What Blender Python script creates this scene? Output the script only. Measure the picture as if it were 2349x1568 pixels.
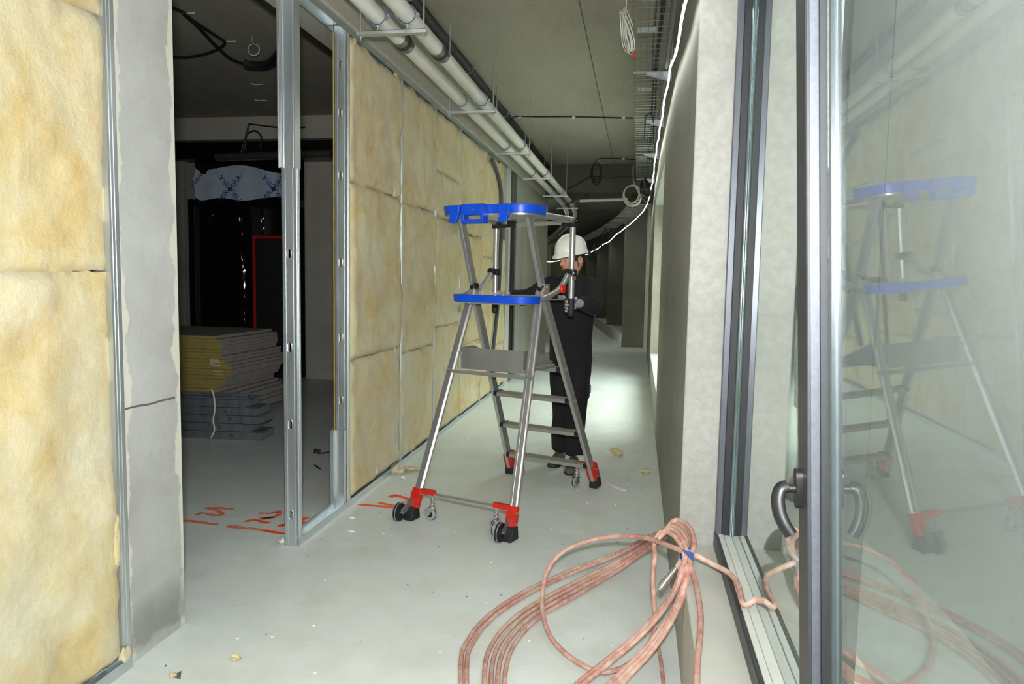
import bpy, bmesh, math, random
from mathutils import Vector, Matrix, noise
random.seed(7)
SC = bpy.context.scene
COL = SC.collection
for o in list(bpy.data.objects):
    bpy.data.objects.remove(o)

# ------------------------------------------------------------------ camera
IW, IH, FPX = 2349.0, 1568.0, 1671.0
YAW, PITCH, ROLL = math.atan2(287, FPX), math.radians(-5.05), math.radians(1.06)
CAM = Vector((0, 0, 1.46))
FW = Vector((-math.sin(YAW)*math.cos(PITCH), math.cos(YAW)*math.cos(PITCH), math.sin(PITCH)))
_r0 = Vector((math.cos(YAW), math.sin(YAW), 0)); _u0 = _r0.cross(FW)
RT = _r0*math.cos(ROLL)+_u0*math.sin(ROLL); UP = -_r0*math.sin(ROLL)+_u0*math.cos(ROLL)
cd = bpy.data.cameras.new('camera'); cam = bpy.data.objects.new('camera', cd); COL.objects.link(cam)
cd.sensor_width = 36; cd.lens = FPX/IW*36; cd.clip_start = .02; cd.clip_end = 200
cam.matrix_world = Matrix(((RT.x, UP.x, -FW.x, CAM.x), (RT.y, UP.y, -FW.y, CAM.y), (RT.z, UP.z, -FW.z, CAM.z), (0, 0, 0, 1)))
SC.camera = cam
SC.view_settings.view_transform = 'Standard'; SC.view_settings.look = 'None'
SC.view_settings.gamma = 1; SC.view_settings.use_curve_mapping = False
SC.view_settings.exposure = 0.0
SC.cycles.max_bounces = 7; SC.cycles.diffuse_bounces = 3; SC.cycles.glossy_bounces = 3; SC.cycles.adaptive_threshold = .13

# ------------------------------------------------------------------ light
wd = bpy.data.worlds.new('overcast_sky'); SC.world = wd; wd.use_nodes = True
bg = wd.node_tree.nodes['Background']; bg.inputs[0].default_value = (.96, 1.0, .95, 1); bg.inputs[1].default_value = 11.2

def area(name, loc, direction, sx, sy, power, color=(1, 1, 1), portal=False, spread=None):
    l = bpy.data.lights.new(name, 'AREA'); l.shape = 'RECTANGLE'; l.size = sx; l.size_y = sy; l.energy = power; l.color = color
    if spread: l.spread = spread
    o = bpy.data.objects.new(name, l); COL.objects.link(o); o.location = loc
    o.rotation_euler = Vector(direction).to_track_quat('-Z', 'Y').to_euler()
    if portal: l.cycles.is_portal = True
    return o
# the photographer's flash unit, just above the lens
area('camera_flash', (.01, -.06, 1.63), (-.27, 1, .04), .09, .06, 86, (1, .99, 1), spread=math.radians(135))
# daylight portals in the window openings
area('daylight_portal', (.62, -2.4, 1.7), (-1, 0, 0), 10.8, 2.6, 1, portal=True)
area('daylight_portal', (.60, 9.0, 1.5), (-1, 0, 0), 4.2, 2.3, 1, portal=True)

# ------------------------------------------------------------------ helpers
def ray(x, y): return FW + RT*((x-IW/2)/FPX) - UP*((y-IH/2)/FPX)
def onz(x, y, z): d = ray(x, y); return CAM + d*((z-CAM.z)/d.z)
def ony(x, y, Y): d = ray(x, y); return CAM + d*((Y-CAM.y)/d.y)
def onx(x, y, X): d = ray(x, y); return CAM + d*((X-CAM.x)/d.x)
def lin(r, g, b):
    f = lambda c: ((c/255+.055)/1.055)**2.4 if c > 10 else c/255/12.92
    return (f(r), f(g), f(b), 1)

M = {}
class NT:
    """small node-tree builder"""
    def __init__(s, name):
        s.m = bpy.data.materials.new(name); s.m.use_nodes = True; s.t = s.m.node_tree; s.n = s.t.nodes; s.l = s.t.links
        s.b = s.n['Principled BSDF']; s.out = s.n['Material Output']; M[name] = s.m
        s.tc = s.n.new('ShaderNodeTexCoord')
    def new(s, k, **kw):
        n = s.n.new(k)
        for a, b in kw.items(): setattr(n, a, b)
        return n
    def link(s, a, b): s.l.new(a, b)
    def noise(s, scale, detail=4, rough=.55, vec=None, dist=0, stretch=None):
        n = s.new('ShaderNodeTexNoise'); n.inputs['Scale'].default_value = scale; n.inputs['Detail'].default_value = detail
        n.inputs['Roughness'].default_value = rough; n.inputs['Distortion'].default_value = dist
        v = vec or s.tc.outputs['Object']
        if stretch:
            mp = s.new('ShaderNodeMapping'); mp.inputs['Scale'].default_value = stretch; s.link(v, mp.inputs[0]); v = mp.outputs[0]
        s.link(v, n.inputs['Vector']); return n.outputs['Fac']
    def ramp(s, fac, stops):
        r = s.new('ShaderNodeValToRGB'); e = r.color_ramp.elements
        while len(e) < len(stops): e.new(.5)
        for i, (p, c) in enumerate(stops):
            e[i].position = p; e[i].color = c if len(c) == 4 else (*c, 1)
        s.link(fac, r.inputs[0]); return r.outputs[0]
    def mix(s, fac, a, b, mode='MIX'):
        m = s.new('ShaderNodeMix', data_type='RGBA', blend_type=mode)
        for k, v in ((0, fac), (6, a), (7, b)):
            if hasattr(v, 'is_linked'): s.link(v, m.inputs[k])
            else: m.inputs[k].default_value = v
        return m.outputs[2]
    def math(s, op, a, b=0.0):
        m = s.new('ShaderNodeMath', operation=op)
        for k, v in ((0, a), (1, b)):
            if hasattr(v, 'is_linked'): s.link(v, m.inputs[k])
            else: m.inputs[k].default_value = v
        return m.outputs[0]
    def bump(s, h, strength, dist=.01):
        b = s.new('ShaderNodeBump'); b.inputs['Strength'].default_value = strength; b.inputs['Distance'].default_value = dist
        s.link(h, b.inputs['Height']); s.link(b.outputs[0], s.b.inputs['Normal'])
    def base(s, c):
        if hasattr(c, 'is_linked'): s.link(c, s.b.inputs['Base Color'])
        else: s.b.inputs['Base Color'].default_value = c
    def set(s, rough=None, metal=None, spec=None):
        if rough is not None:
            if hasattr(rough, 'is_linked'): s.link(rough, s.b.inputs['Roughness'])
            else: s.b.inputs['Roughness'].default_value = rough
        if metal is not None: s.b.inputs['Metallic'].default_value = metal
        if spec is not None: s.b.inputs['Specular IOR Level'].default_value = spec

def simple(name, rgb, rough=.5, metal=0, var=.12, scale=12, bump=0, spec=None):
    t = NT(name); c = lin(*rgb)
    f = t.noise(scale, 5)
    lo = tuple(x*(1-var) for x in c[:3]); hi = tuple(min(1, x*(1+var)) for x in c[:3])
    t.base(t.ramp(f, [(.3, lo), (.7, hi)])); t.set(rough, metal, spec)
    if bump: t.bump(t.noise(scale*6, 6), bump, .004)
    return t

def make_materials():
    # floor: smooth cement screed with stains and dust
    t = NT('screed')
    a = t.noise(.8, 5, .6); b = t.noise(7, 6, .65); d = t.noise(46, 3)
    c = t.ramp(a, [(.30, lin(206, 212, 206)), (.5, lin(221, 229, 225)), (.72, lin(226, 228, 218))])
    c = t.mix(t.ramp(b, [(.35, (.16,)*3), (.75, (0, 0, 0))]), c, lin(150, 152, 140))
    e = t.noise(2.6, 8, .72, dist=.4); c = t.mix(t.ramp(e, [(.30, (.22,)*3), (.46, (0, 0, 0))]), c, lin(172, 172, 158))
    c = t.mix(t.ramp(t.noise(3.4, 9, .75, stretch=(1, .6, 1)), [(.60, (0, 0, 0)), (.74, (.38,)*3)]), c, lin(232, 236, 230))
    c = t.mix(t.ramp(d, [(.74, (0, 0, 0)), (.80, (.45,)*3)]), c, lin(225, 228, 220))
    t.base(c); t.set(t.math('MULTIPLY_ADD', b, .25), spec=.45)
    t.b.inputs['Roughness'].default_value = .4
    rr = t.ramp(b, [(.3, (.30,)*3), (.8, (.55,)*3)]); t.link(rr, t.b.inputs['Roughness'])
    t.bump(b, .05, .01)
    # grey concrete (ceiling, beams)
    for nm, c0, c1, c2 in (('concrete_ceiling', (152, 148, 133), (172, 168, 152), (184, 179, 161)),
                           ('concrete_beam', (164, 160, 146), (182, 178, 164), (192, 188, 173)),
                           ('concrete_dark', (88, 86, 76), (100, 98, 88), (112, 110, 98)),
                           ('concrete_column', (148, 149, 144), (168, 169, 163), (180, 180, 173))):
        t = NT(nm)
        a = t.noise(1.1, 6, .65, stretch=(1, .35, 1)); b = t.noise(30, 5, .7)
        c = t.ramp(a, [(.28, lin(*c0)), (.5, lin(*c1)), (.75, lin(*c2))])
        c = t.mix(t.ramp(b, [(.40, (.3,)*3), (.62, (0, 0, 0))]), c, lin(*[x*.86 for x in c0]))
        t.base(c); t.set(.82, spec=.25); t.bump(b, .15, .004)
    # near pier: grey concrete with pale filler along its edges
    t = NT('concrete_pier')
    a = t.noise(2.2, 6, .6); b = t.noise(40, 5, .7)
    c = t.ramp(a, [(.3, lin(158, 159, 154)), (.55, lin(174, 176, 172)), (.75, lin(186, 189, 186))])
    c = t.mix(t.ramp(b, [(.30, (.35,)*3), (.45, (0, 0, 0))]), c, lin(140, 140, 132))
    sx = t.new('ShaderNodeSeparateXYZ'); t.link(t.tc.outputs['Object'], sx.inputs[0])
    dist = t.math('ABSOLUTE', sx.outputs['Y'])            # distance from the pier's middle line
    edge = t.noise(5, 4, .6)
    m = t.math('ADD', dist, t.math('MULTIPLY', t.math('SUBTRACT', edge, .5), .16))
    c = t.mix(t.ramp(m, [(.138, (0, 0, 0)), (.143, (1, 1, 1))]), c, lin(199, 199, 186))
    # damp stain with a ragged outline low on the pier
    st = t.math('ADD', sx.outputs['Z'], t.math('MULTIPLY', t.math('SUBTRACT', t.noise(7, 5), .5), .16))
    band = t.math('MULTIPLY', t.ramp(st, [(.03, (0, 0, 0)), (.06, (1, 1, 1))]), t.ramp(st, [(.12, (1, 1, 1)), (.24, (0, 0, 0))]))
    c = t.mix(t.math('MULTIPLY', band, .55), c, lin(105, 106, 100))
    t.base(c); t.set(.8, spec=.25); t.bump(b, .2, .003)
    # mineral wool
    for nm, s0 in (('wool_a', 0), ('wool_b', 13.7), ('wool_c', 31.1)):
        t = NT(nm)
        mp = t.new('ShaderNodeMapping'); mp.inputs['Location'].default_value = (s0, s0*.7, s0*1.3); t.link(t.tc.outputs['Object'], mp.inputs[0]); v = mp.outputs[0]
        a = t.noise(3.6, 7, .66, v, .8); b = t.noise(2.0, 5, .6, v); d = t.noise(42, 5, .7, v)
        c = t.ramp(a, [(.25, lin(166, 134, 78)), (.37, lin(190, 166, 112)), (.50, lin(198, 182, 135)), (.66, lin(204, 196, 163))])
        c = t.mix(t.ramp(b, [(.40, (0, 0, 0)), (.68, (.8,)*3)]), c, lin(206, 203, 180))
        c = t.mix(t.ramp(d, [(.36, (.32,)*3), (.58, (0, 0, 0))]), c, lin(196, 170, 116))
        t.base(c); t.set(.95, spec=.05); t.bump(t.math('ADD', t.math('MULTIPLY', d, .5), t.noise(14, 5, .6, v)), .55, .012)
        t.b.inputs['Sheen Weight'].default_value = .15
    # metals
    for nm, col, r0, r1, sc in (('galvanised', (204, 211, 213), .26, .42, 22), ('galvanised_dull', (142, 150, 154), .40, .6, 25),
                                ('aluminium', (208, 208, 206), .27, .33, 18), ('aluminium_plate', (196, 195, 188), .32, .40, 10), ('chrome', (200, 200, 196), .12, .3, 30)):
        t = NT(nm); f = t.noise(sc, 6, .65, stretch=(1, 1, .12)); c = lin(*col)
        t.base(t.ramp(f, [(.3, tuple(x*.90 for x in c[:3])), (.7, c)])); t.set(t.ramp(f, [(.3, (r0,)*3), (.7, (r1,)*3)]), .80)
    simple('wire_steel', (205, 208, 206), .32, 1, .1)
    simple('frame_dark', (58, 60, 64), .42, .2, .1, 40)
    simple('frame_lit', (92, 96, 104), .36, .35, .12, 120)  # lighter copy of frame_dark, with flash light put into its colour
    simple('rubber', (26, 26, 27), .62, 0, .2, 30)
    simple('black_plastic', (22, 22, 24), .42, 0, .2, 20)
    simple('blue_plastic', (12, 74, 200), .38, 0, .08, 20)
    simple('red_paint', (196, 34, 22), .38, 0, .1, 20)
    simple('red_plastic', (214, 38, 26), .4)
    simple('pipe_white', (222, 222, 210), .38, 0, .04, 6)
    simple('pipe_steel', (120, 120, 112), .4, .8)
    simple('pipe_dark', (34, 34, 32), .55, 0, .2)
    simple('clamp_blue', (36, 78, 116), .55)
    simple('cable_black', (30, 30, 29), .55)
    simple('cable_white', (216, 216, 206), .5)
    simple('cable_grey', (70, 74, 76), .5)
    simple('tyre_grey', (150, 152, 154), .55)
    simple('gasket', (30, 32, 36), .6)
    simple('bead_light', (206, 210, 204), .40, 0, .05)
    simple('bead_silver', (140, 156, 166), .18, .9, .05)
    simple('plaster_white', (190, 191, 182), .75, 0, .05, 3, .05)
    simple('plinth_white', (196, 200, 190), .7, 0, .05)
    simple('board_edge', (160, 144, 70), .85, 0, .12, 18, .1)
    simple('board_face', (168, 164, 154), .85, 0, .1, 14, .05)
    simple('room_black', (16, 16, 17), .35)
    simple('room_panel', (24, 25, 27), .6)
    simple('red_frame', (186, 34, 20), .4)
    simple('foil_white', (186, 200, 214), .6, 0, .05, 8)
    simple('print_blue', (40, 66, 150), .6)
    simple('print_pale', (150, 166, 190), .6)
    simple('film', (120, 128, 132), .18, 0, .3, 20)
    simple('sweater', (24, 24, 28), .95, 0, .25, 60, .2)
    simple('trousers', (18, 18, 21), .9, 0, .3, 50, .2)
    simple('shoe', (86, 84, 80), .8, 0, .35, 40, .2)
    simple('skin', (206, 150, 124), .5, 0, .06, 12)
    simple('lips', (172, 96, 84), .5)
    simple('hair', (34, 26, 20), .7, 0, .3, 60)
    simple('eye_white', (220, 216, 208), .3)
    simple('iris', (40, 30, 24), .3)
    simple('helmet', (232, 234, 226), .32, 0, .03)
    simple('glove', (160, 162, 158), .85, 0, .15, 40)
    simple('strap', (30, 30, 30), .7)
    simple('tape_blue', (62, 96, 170), .45)
    simple('wood', (150, 118, 80), .8)
    simple('ground', (150, 152, 146), .9)
    simple('plaster_crumb', (226, 224, 212), .9)
    simple('sheet_white', (206, 206, 200), .9, 0, .04)
    # hose: dusty red rubber
    t = NT('hose_rubber'); f = t.noise(26, 6, .7); g = t.noise(5, 3)
    c = t.ramp(f, [(.32, lin(172, 112, 100)), (.5, lin(192, 144, 132)), (.70, lin(208, 186, 174))])
    c = t.mix(t.ramp(g, [(.45, (0, 0, 0)), (.7, (.6,)*3)]), c, lin(200, 184, 164)); t.base(c); t.set(.7, spec=.3)
    # spray paint: broken up by the rough floor
    t = NT('spray_orange'); t.base((1, .12, .025, 1)); t.set(.8)
    tr = t.new('ShaderNodeBsdfTransparent'); mx = t.new('ShaderNodeMixShader')
    f = t.ramp(t.noise(60, 5, .75), [(.40, (0, 0, 0)), (.55, (1, 1, 1))])
    t.link(f, mx.inputs[0]); t.link(tr.outputs[0], mx.inputs[1]); t.link(t.b.outputs[0], mx.inputs[2]); t.link(mx.outputs[0], t.out.inputs[0])
    t = NT('spray_solid'); t.base((1, .11, .02, 1)); t.set(.8)
    t.b.inputs['Emission Strength'].default_value = 0
    # window glass with a film of dust
    for nm, k, haze in (('glass', 2.0, .05), ('glass_dusty', 1.1, .27), ('glass_clear', 1.0, .0)):
        t = NT(nm)
        tr = t.new('ShaderNodeBsdfTransparent'); tr.inputs[0].default_value = (.93, .97, .96, 1)
        gl = t.new('ShaderNodeBsdfGlossy'); gl.inputs['Roughness'].default_value = .02; gl.inputs[0].default_value = (.92, .97, .95, 1)
        df = t.new('ShaderNodeBsdfDiffuse'); df.inputs[0].default_value = lin(138, 145, 143)
        fr = t.new('ShaderNodeFresnel'); ge = t.new('ShaderNodeNewGeometry'); t.link(t.math('SUBTRACT', 1.5, t.math('MULTIPLY', ge.outputs['Backfacing'], 1.5-1/1.5)), fr.inputs[0])   # thin pane: both faces reflect like the outside
        fac = t.math('MINIMUM', t.math('MULTIPLY', fr.outputs[0], k), .95)
        m1 = t.new('ShaderNodeMixShader'); t.link(t.math('MULTIPLY', t.ramp(t.noise(3, 6, .7), [(.3, (.5,)*3), (.75, (1,)*3)]), haze), m1.inputs[0]); t.link(tr.outputs[0], m1.inputs[1]); t.link(df.outputs[0], m1.inputs[2])
        m2 = t.new('ShaderNodeMixShader'); t.link(fac, m2.inputs[0]); t.link(m1.outputs[0], m2.inputs[1]); t.link(gl.outputs[0], m2.inputs[2])
        t.link(m2.outputs[0], t.out.inputs[0])
    # clear packing film
    t = NT('clear_film'); tr = t.new('ShaderNodeBsdfTransparent'); gl = t.new('ShaderNodeBsdfGlossy'); gl.inputs['Roughness'].default_value = .12
    mx = t.new('ShaderNodeMixShader'); mx.inputs[0].default_value = .3; t.link(tr.outputs[0], mx.inputs[1]); t.link(gl.outputs[0], mx.inputs[2]); t.link(mx.outputs[0], t.out.inputs[0])
    # scaffold sheeting outside: woven translucent cloth
    t = NT('scaffold_cloth'); w = t.new('ShaderNodeTexWave'); w.inputs['Scale'].default_value = 34; w.bands_direction = 'Z'; w.inputs['Distortion'].default_value = 2.5; w.inputs['Detail'].default_value = 3
    t.link(t.tc.outputs['Object'], w.inputs[0]); c = t.mix(w.outputs['Fac'], lin(92, 94, 93), lin(108, 108, 104))
    df = t.new('ShaderNodeBsdfDiffuse'); tl = t.new('ShaderNodeBsdfTranslucent'); mx = t.new('ShaderNodeMixShader'); mx.inputs[0].default_value = .5
    t.link(c, df.inputs[0]); t.link(c, tl.inputs[0]); t.link(df.outputs[0], mx.inputs[1]); t.link(tl.outputs[0], mx.inputs[2]); t.link(mx.outputs[0], t.out.inputs[0])
    # light strip
    t = NT('led_light'); e = t.new('ShaderNodeEmission'); e.inputs[0].default_value = (.96, 1, .90, 1); e.inputs[1].default_value = 55; t.link(e.outputs[0], t.out.inputs[0])
make_materials()

WORG = {}
class MB:
    def __init__(s): s.v = []; s.f = []
    def add(s, vs, fs):
        k = len(s.v); s.v += [tuple(p) for p in vs]; s.f += [tuple(i+k for i in f) for f in fs]; return s
    def hexa(s, c, a, b, d):
        c, a, b, d = Vector(c), Vector(a), Vector(b), Vector(d)
        vs = [c+a*i+b*j+d*k for k in (-1, 1) for j in (-1, 1) for i in (-1, 1)]
        fs = [(0, 2, 3, 1), (4, 5, 7, 6), (0, 1, 5, 4), (2, 6, 7, 3), (0, 4, 6, 2), (1, 3, 7, 5)]
        if a.cross(b).dot(d) < 0: fs = [f[::-1] for f in fs]
        return s.add(vs, fs)
    def box(s, x0, x1, y0, y1, z0, z1):
        return s.hexa(((x0+x1)/2, (y0+y1)/2, (z0+z1)/2), ((x1-x0)/2, 0, 0), (0, (y1-y0)/2, 0), (0, 0, (z1-z0)/2))
    def bar(s, p0, p1, w, h, side=(1, 0, 0)):
        """rectangular bar p0-p1; w along 'side', h across"""
        p0, p1 = Vector(p0), Vector(p1); d = (p1-p0); n = d.normalized(); a = Vector(side); a = (a-n*a.dot(n)).normalized(); b = n.cross(a)
        return s.hexa((p0+p1)/2, a*w/2, b*h/2, d/2)
    def loft(s, rings, cap=True, closed=False):
        n = len(rings[0]); k = len(s.v)
        for r in rings: s.v += [tuple(p) for p in r]
        m = len(rings)
        for i in range(m if closed else m-1):
            a = k+i*n; b = k+((i+1) % m)*n
            for j in range(n): s.f.append((a+j, a+(j+1) % n, b+(j+1) % n, b+j))
        if cap and not closed:
            s.f.append(tuple(k+j for j in range(n))[::-1]); s.f.append(tuple(k+(m-1)*n+j for j in range(n)))
        return s
    def cyl(s, p0, p1, r, n=12, r1=None):
        p0, p1 = Vector(p0), Vector(p1); d = (p1-p0).normalized(); a = d.orthogonal().normalized(); b = d.cross(a); r1 = r if r1 is None else r1
        return s.loft([[p+a*q*math.cos(t*2*math.pi/n)+b*q*math.sin(t*2*math.pi/n) for t in range(n)] for p, q in ((p0, r), (p1, r1))])
    def tube(s, pts, r, n=8, closed=False, cap=True, ry=None, up=None):
        pts = [Vector(p) for p in pts]; m = len(pts); rings = []; a = None
        for i, p in enumerate(pts):
            if closed: d = pts[(i+1) % m]-pts[i-1]
            else: d = pts[min(i+1, m-1)]-pts[max(i-1, 0)]
            d.normalize()
            if up is not None: a = Vector(up); a = (a-d*a.dot(d)).normalized()
            elif a is None: a = d.orthogonal().normalized()
            else: a = (a-d*a.dot(d)).normalized()
            b = d.cross(a); rr = r[i] if isinstance(r, (list, tuple)) else r; r2 = rr if ry is None else ry
            rings.append([p+a*rr*math.cos(t*2*math.pi/n)+b*r2*math.sin(t*2*math.pi/n) for t in range(n)])
        return s.loft(rings, cap, closed)
    def torus(s, c, axis, R, r, n=24, k=8, a0=0, a1=2*math.pi):
        c = Vector(c); ax = Vector(axis).normalized(); a = ax.orthogonal().normalized(); b = ax.cross(a)
        full = abs(a1-a0-2*math.pi) < 1e-6; m = n if full else n+1
        return s.tube([c+a*R*math.cos(a0+(a1-a0)*i/n)+b*R*math.sin(a0+(a1-a0)*i/n) for i in range(m)], r, k, closed=full)
    def lathe(s, c, axis, prof, n=24, ref=None):
        """prof: list of (radius, height along axis)"""
        c = Vector(c); ax = Vector(axis).normalized(); a = (Vector(ref) if ref else ax.orthogonal()).normalized(); b = ax.cross(a)
        return s.loft([[c+ax*h+(a*math.cos(t*2*math.pi/n)+b*math.sin(t*2*math.pi/n))*q for t in range(n)] for q, h in prof])
    def prism(s, poly, o, ex, ey, ez):
        """2-D polygon in the ex/ey plane pushed along ez"""
        o, ex, ey, ez = Vector(o), Vector(ex), Vector(ey), Vector(ez); n = len(poly)
        lo = [o+ex*x+ey*y for x, y in poly]
        return s.loft([lo, [p+ez for p in lo]])
    def sphere(s, c, rx, ry=None, rz=None, n=16, m=10, axes=None):
        ry = ry or rx; rz = rz or rx; c = Vector(c); A = axes or (Vector((1, 0, 0)), Vector((0, 1, 0)), Vector((0, 0, 1)))
        rings = []
        for i in range(m+1):
            ph = -math.pi/2+math.pi*(.03+.94*i/m)
            rings.append([c+A[0]*rx*math.cos(ph)*math.cos(t*2*math.pi/n)+A[1]*ry*math.cos(ph)*math.sin(t*2*math.pi/n)+A[2]*rz*math.sin(ph) for t in range(n)])
        return s.loft(rings)
    def holed(s, o, ex, ey, L, holes, hw, hh, w0=0.0, w1=None):
        """sheet in ex (width w0..w1) / ey (0..L) with stadium holes at heights 'holes' in its middle"""
        o, ex, ey = Vector(o), Vector(ex), Vector(ey); cx = (w0+w1)/2; half = (w1-w0)/2; ch = hh*1.5
        edges = [0.0]
        for h in sorted(holes):
            y0, y1 = h-ch, h+ch
            s.add([o+ex*w0+ey*edges[-1], o+ex*w1+ey*edges[-1], o+ex*w1+ey*y0, o+ex*w0+ey*y0], [(0, 1, 2, 3)])
            inner, outer = [], []
            N = 24
            angs = sorted([2*math.pi*i/N for i in range(N)]+[math.atan2(sy*ch, sx_*half) % (2*math.pi) for sx_ in (1, -1) for sy in (1, -1)])
            for t in angs:
                c_, s_ = math.cos(t), math.sin(t)
                k = min(half/abs(c_) if abs(c_) > 1e-6 else 9, ch/abs(s_) if abs(s_) > 1e-6 else 9); outer.append((cx+c_*k, h+s_*k))
                x, y = c_*hw, s_*hw
                inner.append((cx+x, h+y+(hh-hw)*(1 if s_ > 1e-6 else (-1 if s_ < -1e-6 else 0))))
            n = len(angs); vs = [o+ex*x+ey*y for x, y in inner]+[o+ex*x+ey*y for x, y in outer]
            s.add(vs, [(i, n+i, n+(i+1) % n, (i+1) % n) for i in range(n)])
            edges.append(y1)
        return s.add([o+ex*w0+ey*edges[-1], o+ex*w1+ey*edges[-1], o+ex*w1+ey*L, o+ex*w0+ey*L], [(0, 1, 2, 3)])
    def build(s, name, mat, parent=None, smooth=False, bevel=0, seg=1, origin=None, angle=40):
        if parent is not None: org = WORG[parent.name]
        elif origin is not None: org = Vector(origin)
        else:
            xs = [p[0] for p in s.v]; ys = [p[1] for p in s.v]; zs = [p[2] for p in s.v]
            org = Vector(((min(xs)+max(xs))/2, (min(ys)+max(ys))/2, min(zs)))
        me = bpy.data.meshes.new(name); me.from_pydata([Vector(p)-org for p in s.v], [], s.f); me.update()
        if bevel or smooth:
            bm = bmesh.new(); bm.from_mesh(me)
            if getattr(s, 'weld', False): bmesh.ops.remove_doubles(bm, verts=bm.verts, dist=1e-5)
            if bevel:
                es = [e for e in bm.edges if e.is_manifold and e.calc_face_angle(0) > math.radians(50)]
                bmesh.ops.bevel(bm, geom=es, offset=bevel, segments=seg, affect='EDGES', clamp_overlap=True)
            bm.to_mesh(me); bm.free()
        if smooth:
            for p in me.polygons: p.use_smooth = True
            me.set_sharp_from_angle(angle=math.radians(angle))
        me.materials.append(M[mat] if isinstance(mat, str) else mat)
        return link(name, me, parent, org)

def link(name, me, parent, org):
    o = bpy.data.objects.new(name, me); COL.objects.link(o); WORG[o.name] = Vector(org)
    if parent is not None: o.parent = parent
    else: o.location = org
    return o
def empty(name, loc):
    o = bpy.data.objects.new(name, None); COL.objects.link(o); o.location = loc; o.empty_display_size = .1; WORG[o.name] = Vector(loc); return o
def tag(o, label=None, cat=None, group=None, kind=None):
    for k, v in (('label', label), ('category', cat), ('group', group), ('kind', kind)):
        if v: o[k] = v
    return o
def thing(name, label, cat, loc, group=None): return tag(empty(name, loc), label, cat, group)
def struct(o, label=None): return tag(o, label, None, None, 'structure')
def smooth_path(pts, sub=6, closed=False):
    P = [Vector(p) for p in pts]; n = len(P); out = []
    rng = range(n) if closed else range(n-1)
    for i in rng:
        if closed: a, b, c, d = P[i-1], P[i], P[(i+1) % n], P[(i+2) % n]
        else: a, b, c, d = P[max(i-1, 0)], P[i], P[i+1], P[min(i+2, n-1)]
        for k in range(sub):
            t = k/sub
            out.append(.5*((2*b)+(c-a)*t+(2*a-5*b+4*c-d)*t*t+(3*b-a-3*c+d)*t**3))
    if not closed: out.append(P[-1])
    return out
def copy_tree(o, parent=None):
    c = o.copy(); COL.objects.link(c); c.parent = parent; WORG[c.name] = WORG[o.name].copy()
    for ch in list(o.children): copy_tree(ch, c)
    return c
def nz(x, y, z, s=1.0): return noise.noise(Vector((x*s, y*s, z*s)))

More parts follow.
